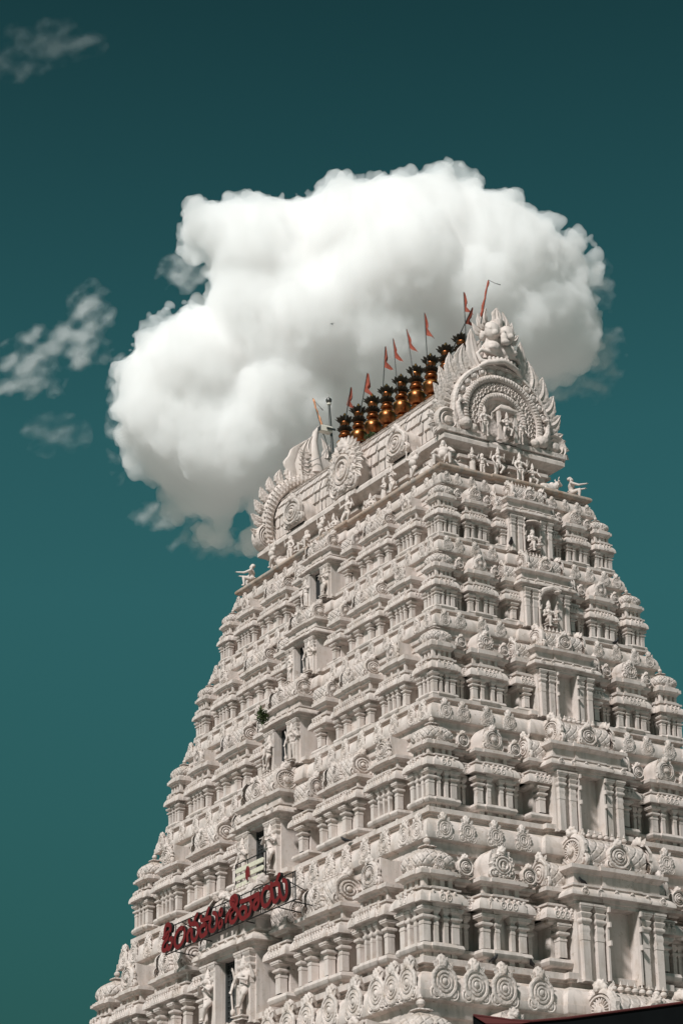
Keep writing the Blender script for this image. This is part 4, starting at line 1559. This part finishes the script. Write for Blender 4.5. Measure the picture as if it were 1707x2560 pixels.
# striped board with a red drop
tb = bpy.data.objects.new('striped_board', None)
COL.objects.link(tb)
tb.matrix_basis = T3(.12, -4.74, 17.0)
tb['label'], tb['category'] = 'board of three pale horizontal stripes with a red drop, above the sign', 'sign'
fr = MB()
for x in (-.70, .70):
    fr.box(x - .013, x + .013, -.012, .012, -.22, .50)
fr.box(-.70, .70, -.012, .012, .485, .505)
for x in (-.5, -.15, .3, .55):
    fr.box(x - .010, x + .010, .002, .018, -.20, .49)
obj('frame', fr.mesh('frame', M_BLACK), tb)
for k in range(3):
    s_ = MB()
    pth = []
    for i in range(24):
        a = 2 * pi * i / 24
        pth.append(((.60 if cos(a) > 0 else -.60) + .058 * cos(a), .058 * sin(a)))
    s_.sweep(pth, [(0, 0), (0, .025), (-.008, .03)], True, True, True, T3(0, -.014, -.06 + .185 * k) @ FRONT)
    obj('stripe', s_.mesh('stripe', M_CREAM, 30), tb)
dr = MB()
pth = [((.085 * cos(2 * pi * i / 24)) * (1 - .25 * max(0, sin(2 * pi * i / 24))), .175 * sin(2 * pi * i / 24)) for i in range(24)]
dr.sweep(pth, [(0, 0), (0, .03), (-.01, .036)], True, True, True, T3(-.03, -.05, .13) @ FRONT)
obj('drop', dr.mesh('drop', M_RED, 30), tb)


# ------------------------------------------------------------------ birds and plants
def bird_mesh(fly=False):
    m = MB()
    m.tube([(0, .16, -.005), (0, .08, .01), (0, 0, .03), (0, -.07, .065), (0, -.10, .10)], [.012, .045, .058, .048, .035], 10)
    m.ball((0, -.115, .125), (.034, .04, .034), 10, 8)
    m.tube([(0, -.14, .122), (0, -.185, .112)], [.014, .003], 6)
    m.tube([(0, .10, .005), (0, .25, -.035)], [.03, .014], 6)
    for s in (-1, 1):
        m.tube([(s * .045, -.05, .05), (s * .055, .06, .025), (s * .02, .19, -.012)], [.018, .026, .008], 6)
        m.tube([(s * .02, -.01, .0), (s * .022, -.012, -.06)], [.009, .006], 5)
        m.tube([(s * .022, .005, -.06), (s * .022, -.035, -.062)], [.006, .004], 5)
        if fly:
            m.tube([(s * .04, -.02, .06), (s * .20, .0, .13), (s * .38, .06, .09)], [.03, .035, .008], 6)
    return remesh(m, .009, 1)


BIRD = bird_mesh().mesh('bird_body', M_BIRD, 60)
for i, (p, a, s, lb) in enumerate([
        ((5.43, -.62, 24.47), 60, 1.15, 'black bird on the ledge beside the parasol statue'),
        ((7.77, -3.28, 13.66), 100, 1.0, 'black bird on the ledge above the biggest round medallions'),
        ((7.70, -2.26, 13.68), 40, 1.0, 'black bird in the shade beside the ledge bird, under a shrine'),
        ((6.98, .62, 17.0), -40, 1.0, 'black bird on the small balusters of a lattice roof'),
        ((5.78, 2.06, 22.30), 110, 1.0, 'black bird on top of an arched gable near the skyline'),
        ((6.16, -.42, 21.70), 30, .95, 'black bird on a bay roof under the curling arch statue'),
        ((7.98, -1.02, 15.56), 10, .95, 'black bird on the bay eave over the lowest panel'),
        ((3.72, -4.36, 17.08), -60, 1.0, 'black bird lying low on the long face ledge near the sign')]):
    obj('bird', BIRD, None, T3(*p) @ RZ(R(a)) @ SC(s * .72), lb, 'bird', 'black birds perched on the tower')
d = FW + RT * ((830 - 853.5) / FPX) - UP * ((810 - 1280) / FPX)
obj('bird', bird_mesh(True).mesh('bird_body', M_BIRD, 60), None, T3(*(CAM_O + d * 330)) @ RZ(R(30)) @ SC(1.0), 'tiny dark bird flying in front of the big cloud', 'bird')


def plant(loc, n, r, h, label, seed):
    rp = random.Random(seed)
    o = bpy.data.objects.new('wall_plant', None)
    COL.objects.link(o)
    o.matrix_basis = T3(*loc)
    o['label'], o['category'] = label, 'plant'
    st_, lf = MB(), MB()
    for k in range(n):
        a, e = rp.uniform(0, 2 * pi), rp.uniform(.1, 1)
        p = Vector((cos(a) * r * e, sin(a) * r * e, h * rp.uniform(.1, 1)))
        if k % 5 == 0:
            st_.tube([(0, 0, -.06), p * .5, p], [.012, .008, .003], 5)
        for j in range(4):
            lf.mb(leaf(.10, .05, .2, .008, 1), T3(*(p + Vector([rp.uniform(-.05, .05) for _ in range(3)]))) @ RZ(rp.uniform(0, 6.3)) @ RX(R(rp.uniform(20, 120))))
    obj('stem', st_.mesh('stem', M_PLANT), o)
    obj('leaves', lf.mesh('leaves', M_PLANT), o)


plant((-.80, -3.86, 21.22), 40, .12, .36, 'dark green plant growing out of the wall over the third doorway', 1)
plant((-.95, -.42, 29.70), 34, .13, .22, 'small green plant on the roof tiles between two gables', 2)

# ------------------------------------------------------------------ awning near the camera
aw_ = bpy.data.objects.new('awning', None)
COL.objects.link(aw_)
aw_.matrix_basis = T3(44.094, -29.336, 0)
aw_['label'], aw_['category'] = 'black canvas awning with a red edge in the lower right corner', 'awning'
fx = Vector((44.457 - 44.094, -28.782 + 29.336, 0)).normalized()
bk = Vector((-fx.y, fx.x, 0))
Q = Matrix(((fx.x, bk.x, 0, 0), (fx.y, bk.y, 0, 0), (0, 0, 1, 0), (0, 0, 0, 1)))
# local axes: x along the front edge, y away from the camera, z up
edge = [(0, 3.253), (.076, 3.242), (.13, 3.233), (.185, 3.2305), (.30, 3.238), (.662, 3.279), (1.2, 3.34), (3.0, 3.50)]
m = MB()
V, F = [], []
for x, z in edge:       # hanging front valance with real thickness
    V += [(x, 0, z), (x, 0, z - .55), (x, .02, z - .55), (x, .02, z)]
for i in range(len(edge) - 1):
    for k in range(4):
        F.append((i * 4 + k, i * 4 + 4 + k, i * 4 + 4 + (k + 1) % 4, i * 4 + (k + 1) % 4))
F += [(0, 1, 2, 3)]
m.add(V, F)
obj('valance', m.mesh('valance', M_AWN), aw_, Q)
m = MB()
V, F = [], []
for x, z in edge:       # canvas top, sloping gently down away from the edge
    V += [(x, .022, z - .004), (x + .15, 1.8, z - .35), (x + .15, 1.8, z - .37), (x, .022, z - .03)]
for i in range(len(edge) - 1):
    for k in range(4):
        F.append((i * 4 + k, i * 4 + 4 + k, i * 4 + 4 + (k + 1) % 4, i * 4 + (k + 1) % 4))
m.add(V, F)
obj('canopy', m.mesh('canopy', M_AWN), aw_, Q)
obj('piping', MB().tube([(x, -.004, z + .0015) for x, z in edge], .0042, 8).mesh('piping', M_AWNR), aw_, Q)
m = MB()        # red lining showing at the folded corner
m.add([(.002, -.006, 3.252), (.076, -.007, 3.2415), (.13, -.007, 3.2325), (.185, -.006, 3.2300), (.15, -.012, 3.2235), (.09, -.014, 3.2235), (.04, -.012, 3.2255),
       (.002, -.002, 3.252), (.076, -.003, 3.2415), (.13, -.003, 3.2325), (.185, -.002, 3.2300), (.15, -.004, 3.2235), (.09, -.005, 3.2235), (.04, -.004, 3.2255)],
      [(6, 5, 4, 3, 2, 1, 0), (7, 8, 9, 10, 11, 12, 13)] + [(k, (k + 1) % 7, 7 + (k + 1) % 7, 7 + k) for k in range(7)])
obj('lining', m.mesh('lining', M_AWNR), aw_, Q)
pm_ = MB()
for x in (.06, 2.9):
    pm_ = MB().tube([(x, .05, 0), (x, .05, 3.2)], .025, 10)
    obj('post', pm_.mesh('post', M_BLACK), aw_, Q)

# ------------------------------------------------------------------ ground
g = MB()
V, F = [(0, 0, 0)], []
for r_ in (20, 80, 300, 1200, 6000):
    V += [(r_ * cos(2 * pi * k / 48), r_ * sin(2 * pi * k / 48), 0) for k in range(48)]
for k in range(48):
    F.append((0, 1 + k, 1 + (k + 1) % 48))
    for j in range(4):
        F.append((1 + j * 48 + k, 1 + (j + 1) * 48 + k, 1 + (j + 1) * 48 + (k + 1) % 48, 1 + j * 48 + (k + 1) % 48))
obj('ground', g.add(V, F).mesh('ground', M_GROUND), kind='structure')

# ------------------------------------------------------------------ clouds: closed meshes filled with a scattering medium
KP = 1707 / 1568
DC = 1500.
MPP = DC / FPX


def at(px, py, dz=0.):
    return CAM_O + (FW + RT * ((px - 853.5) / FPX) - UP * ((py - 1280) / FPX)) * DC + FW * dz * MPP


def cloud_mat(name, dens, g_=.15):
    mt = bpy.data.materials.new(name)
    mt.use_nodes = True
    n = mt.node_tree
    n.nodes.remove(n.nodes['Principled BSDF'])
    v = n.nodes.new('ShaderNodeVolumeScatter')
    v.inputs['Density'].default_value = dens
    v.inputs['Color'].default_value = (.89, .925, .946, 1)
    v.inputs['Anisotropy'].default_value = g_
    n.links.new(v.outputs[0], n.nodes['Material Output'].inputs['Volume'])
    return mt


def make_cloud(balls, voxel, disp, material, label, cat='cloud', res=(12, 8)):
    m = MB()
    for (x, y, dz, r) in balls:
        m.ball(at(x, y, dz), r * MPP, *res)
    me = bpy.data.meshes.new('cloud')
    me.from_pydata(m.v, [], m.f)
    ob = bpy.data.objects.new('cloud', me)
    COL.objects.link(ob)
    md = ob.modifiers.new('r', 'REMESH')
    md.mode = 'VOXEL'
    md.voxel_size = voxel
    for i, (s, d_, st) in enumerate(disp):
        tx = bpy.data.textures.new('cl%d' % i, 'CLOUDS')
        tx.noise_scale = s
        tx.noise_depth = d_
        q_ = ob.modifiers.new('d', 'DISPLACE')
        q_.texture = tx
        q_.texture_coords = 'GLOBAL'
        q_.strength = st
        q_.mid_level = .5
    md = ob.modifiers.new('r2', 'REMESH')
    md.mode = 'VOXEL'
    md.voxel_size = voxel * .85
    ev = ob.evaluated_get(bpy.context.evaluated_depsgraph_get())
    me2 = bpy.data.meshes.new_from_object(ev)
    ob.modifiers.clear()
    ob.data = me2
    me2.materials.clear()
    me2.materials.append(material)
    if label:
        ob['label'], ob['category'], ob['kind'] = label, cat, 'stuff'
    return ob


outline = [(410, 520), (420, 470), (450, 455), (490, 460), (530, 435), (600, 445), (680, 435), (760, 410), (850, 398), (930, 395), (985, 385), (1010, 372), (1060, 375), (1105, 400), (1125, 440), (1190, 450), (1240, 480), (1280, 510), (1290, 540), (1350, 530), (1380, 570), (1385, 620), (1365, 660), (1375, 720), (1385, 790), (1360, 840), (1300, 870), (1180, 900), (1000, 930), (800, 1050), (700, 1150), (620, 1250), (560, 1285), (540, 1250), (440, 1240), (450, 1215), (470, 1195), (400, 1190), (355, 1165), (360, 1130), (300, 1060), (275, 1000), (268, 930), (262, 850), (300, 800), (320, 760), (390, 700), (430, 690), (465, 690), (475, 660), (470, 610), (430, 590), (412, 550)]
PO = np.array(outline) * KP
PA, PB = PO, np.roll(PO, -1, 0)


def inside(x, y):
    c = False
    for (ax, ay), (bx, by) in zip(PA, PB):
        if (ay > y) != (by > y) and x < (bx - ax) * (y - ay) / (by - ay) + ax:
            c = not c
    return c


def odist(x, y):
    p_ = np.array([x, y])
    ab = PB - PA
    t = np.clip(((p_ - PA) * ab).sum(1) / (ab * ab).sum(1), 0, 1)
    return np.sqrt((((PA + ab * t[:, None]) - p_) ** 2).sum(1)).min()


rc = random.Random(3)
bl_ = []
while len(bl_) < 300:
    x, y = rc.uniform(260, 1520), rc.uniform(390, 1410)
    if not inside(x, y):
        continue
    d_ = odist(x, y)
    r_ = min(d_ * .98, 150) * rc.uniform(.72, 1.0)
    if r_ < 14:
        continue
    th = min(d_ * 1.1, 230)
    bl_.append((x, y, rc.uniform(-1, 1) * max(0, th - r_ * .6), r_))
rim = []
for (ax, ay), (bx, by) in zip(PA, PB):
    L_ = math.hypot(bx - ax, by - ay)
    nx_, ny_ = (ay - by) / L_, (bx - ax) / L_        # pointing into the cloud
    n = max(1, int(L_ / 17))
    for k in range(n):
        f = (k + rc.random()) / n
        r_ = rc.choice((7, 10, 14, 20, 26)) * rc.uniform(.8, 1.2)
        x, y, dz = ax + (bx - ax) * f + nx_ * r_ * .75, ay + (by - ay) * f + ny_ * r_ * .75, rc.uniform(-50, 50)
        rim.append((x, y, dz, r_))
        for c_ in range(4):                           # smaller knobs growing on the bigger ones
            a_ = math.atan2(-ny_, -nx_) + rc.gauss(0, .9)
            r2 = r_ * rc.uniform(.28, .5)
            x2, y2 = x + cos(a_) * r_ * .85, y + sin(a_) * r_ * .85
            rim.append((x2, y2, dz + rc.uniform(-.6, .6) * r_, r2))
            a3 = a_ + rc.gauss(0, .7)
            rim.append((x2 + cos(a3) * r2 * .9, y2 + sin(a3) * r2 * .9, dz + rc.uniform(-.5, .5) * r_, r2 * .5))
big = make_cloud(bl_ + rim, 1.25, ((24, 3, 12), (9, 4, 7), (3.2, 4, 3.6)), cloud_mat('cloud_vapour', .12, -.1), 'big white cumulus cloud behind the tower top')
core = make_cloud([(x, y, dz, r * .86) for x, y, dz, r in bl_], 1.8, ((20, 3, 13), (8, 4, 7), (3.5, 3, 3)), cloud_mat('dense_vapour', .07, -.1), None, None)
core.name = 'core'
core.parent = big


def veil(spots, dens, label, seed, step=5.2):
    """torn thin cloud: nested shells cut from a fractal field, thin outside and thicker inside"""
    root = None
    cells = {}
    for (cx_, cy_, sx_, sy_, wgt) in spots:
        X, Y, SX, SY = cx_ * KP, cy_ * KP, sx_ * KP, sy_ * KP
        for i in range(int(-2 * SX / step), int(2 * SX / step) + 1):
            for j in range(int(-2 * SY / step), int(2 * SY / step) + 1):
                x, y = X + i * step, Y + j * step
                for k in range(-5, 6):
                    e = (i * step / SX) ** 2 + (j * step / SY) ** 2 + (k / 4.2) ** 2
                    if e > 4.2:
                        continue
                    key = (round(x / step), round(y / step), k)
                    cells[key] = max(cells.get(key, -9), wgt * (1 - e * .42))
    val = {}
    for (i, j, k), w_ in cells.items():
        p_ = Vector((i * step / 42 + seed * 7.3, j * step / 30 + .4 * i * step / 42, k * step / 40))
        val[(i, j, k)] = w_ + 1.15 * noise.fractal(p_, .85, 2.1, 5)
    for q_, t in enumerate((.02, .22, .42, .62, .82)):
        bl = [(i * step, j * step, k * step * 1.4, step * .78) for (i, j, k), v in val.items() if v > t]
        if len(bl) < 6:
            continue
        o_ = make_cloud(bl, 1.0, ((3., 4, 3.2),), cloud_mat('wisp_vapour', dens * (.4, .6, .9, 1.2, 1.6)[q_]), label if root is None else None, 'cloud', (6, 4))
        if root is None:
            root = o_
        else:
            o_.name = 'inner_shell'
            o_.parent = root


veil(((1350, 810, 45, 60, .5), (1378, 655, 20, 34, .45), (400, 1185, 55, 22, .5), (510, 1250, 65, 20, .5), (270, 960, 16, 80, .4), (425, 628, 36, 26, .6), (1230, 870, 90, 30, .4)), .016,
     'thin ragged veil of vapour round the edges of the big cloud', 5)
veil(((150, 785, 64, 26, .75), (205, 715, 32, 40, .6), (60, 830, 44, 30, .55), (185, 815, 34, 18, .6), (55, 885, 55, 18, .5)), .014, 'small torn cloud wisp on the dark sky beside the big cloud', 6)
veil(((130, 1000, 42, 28, .25),), .005, 'faint little cloud scrap below the torn wisp', 7)
veil(((120, 95, 66, 30, .5), (50, 160, 45, 16, .4)), .0028, 'faint dark wisp high in the top corner of the sky', 8)
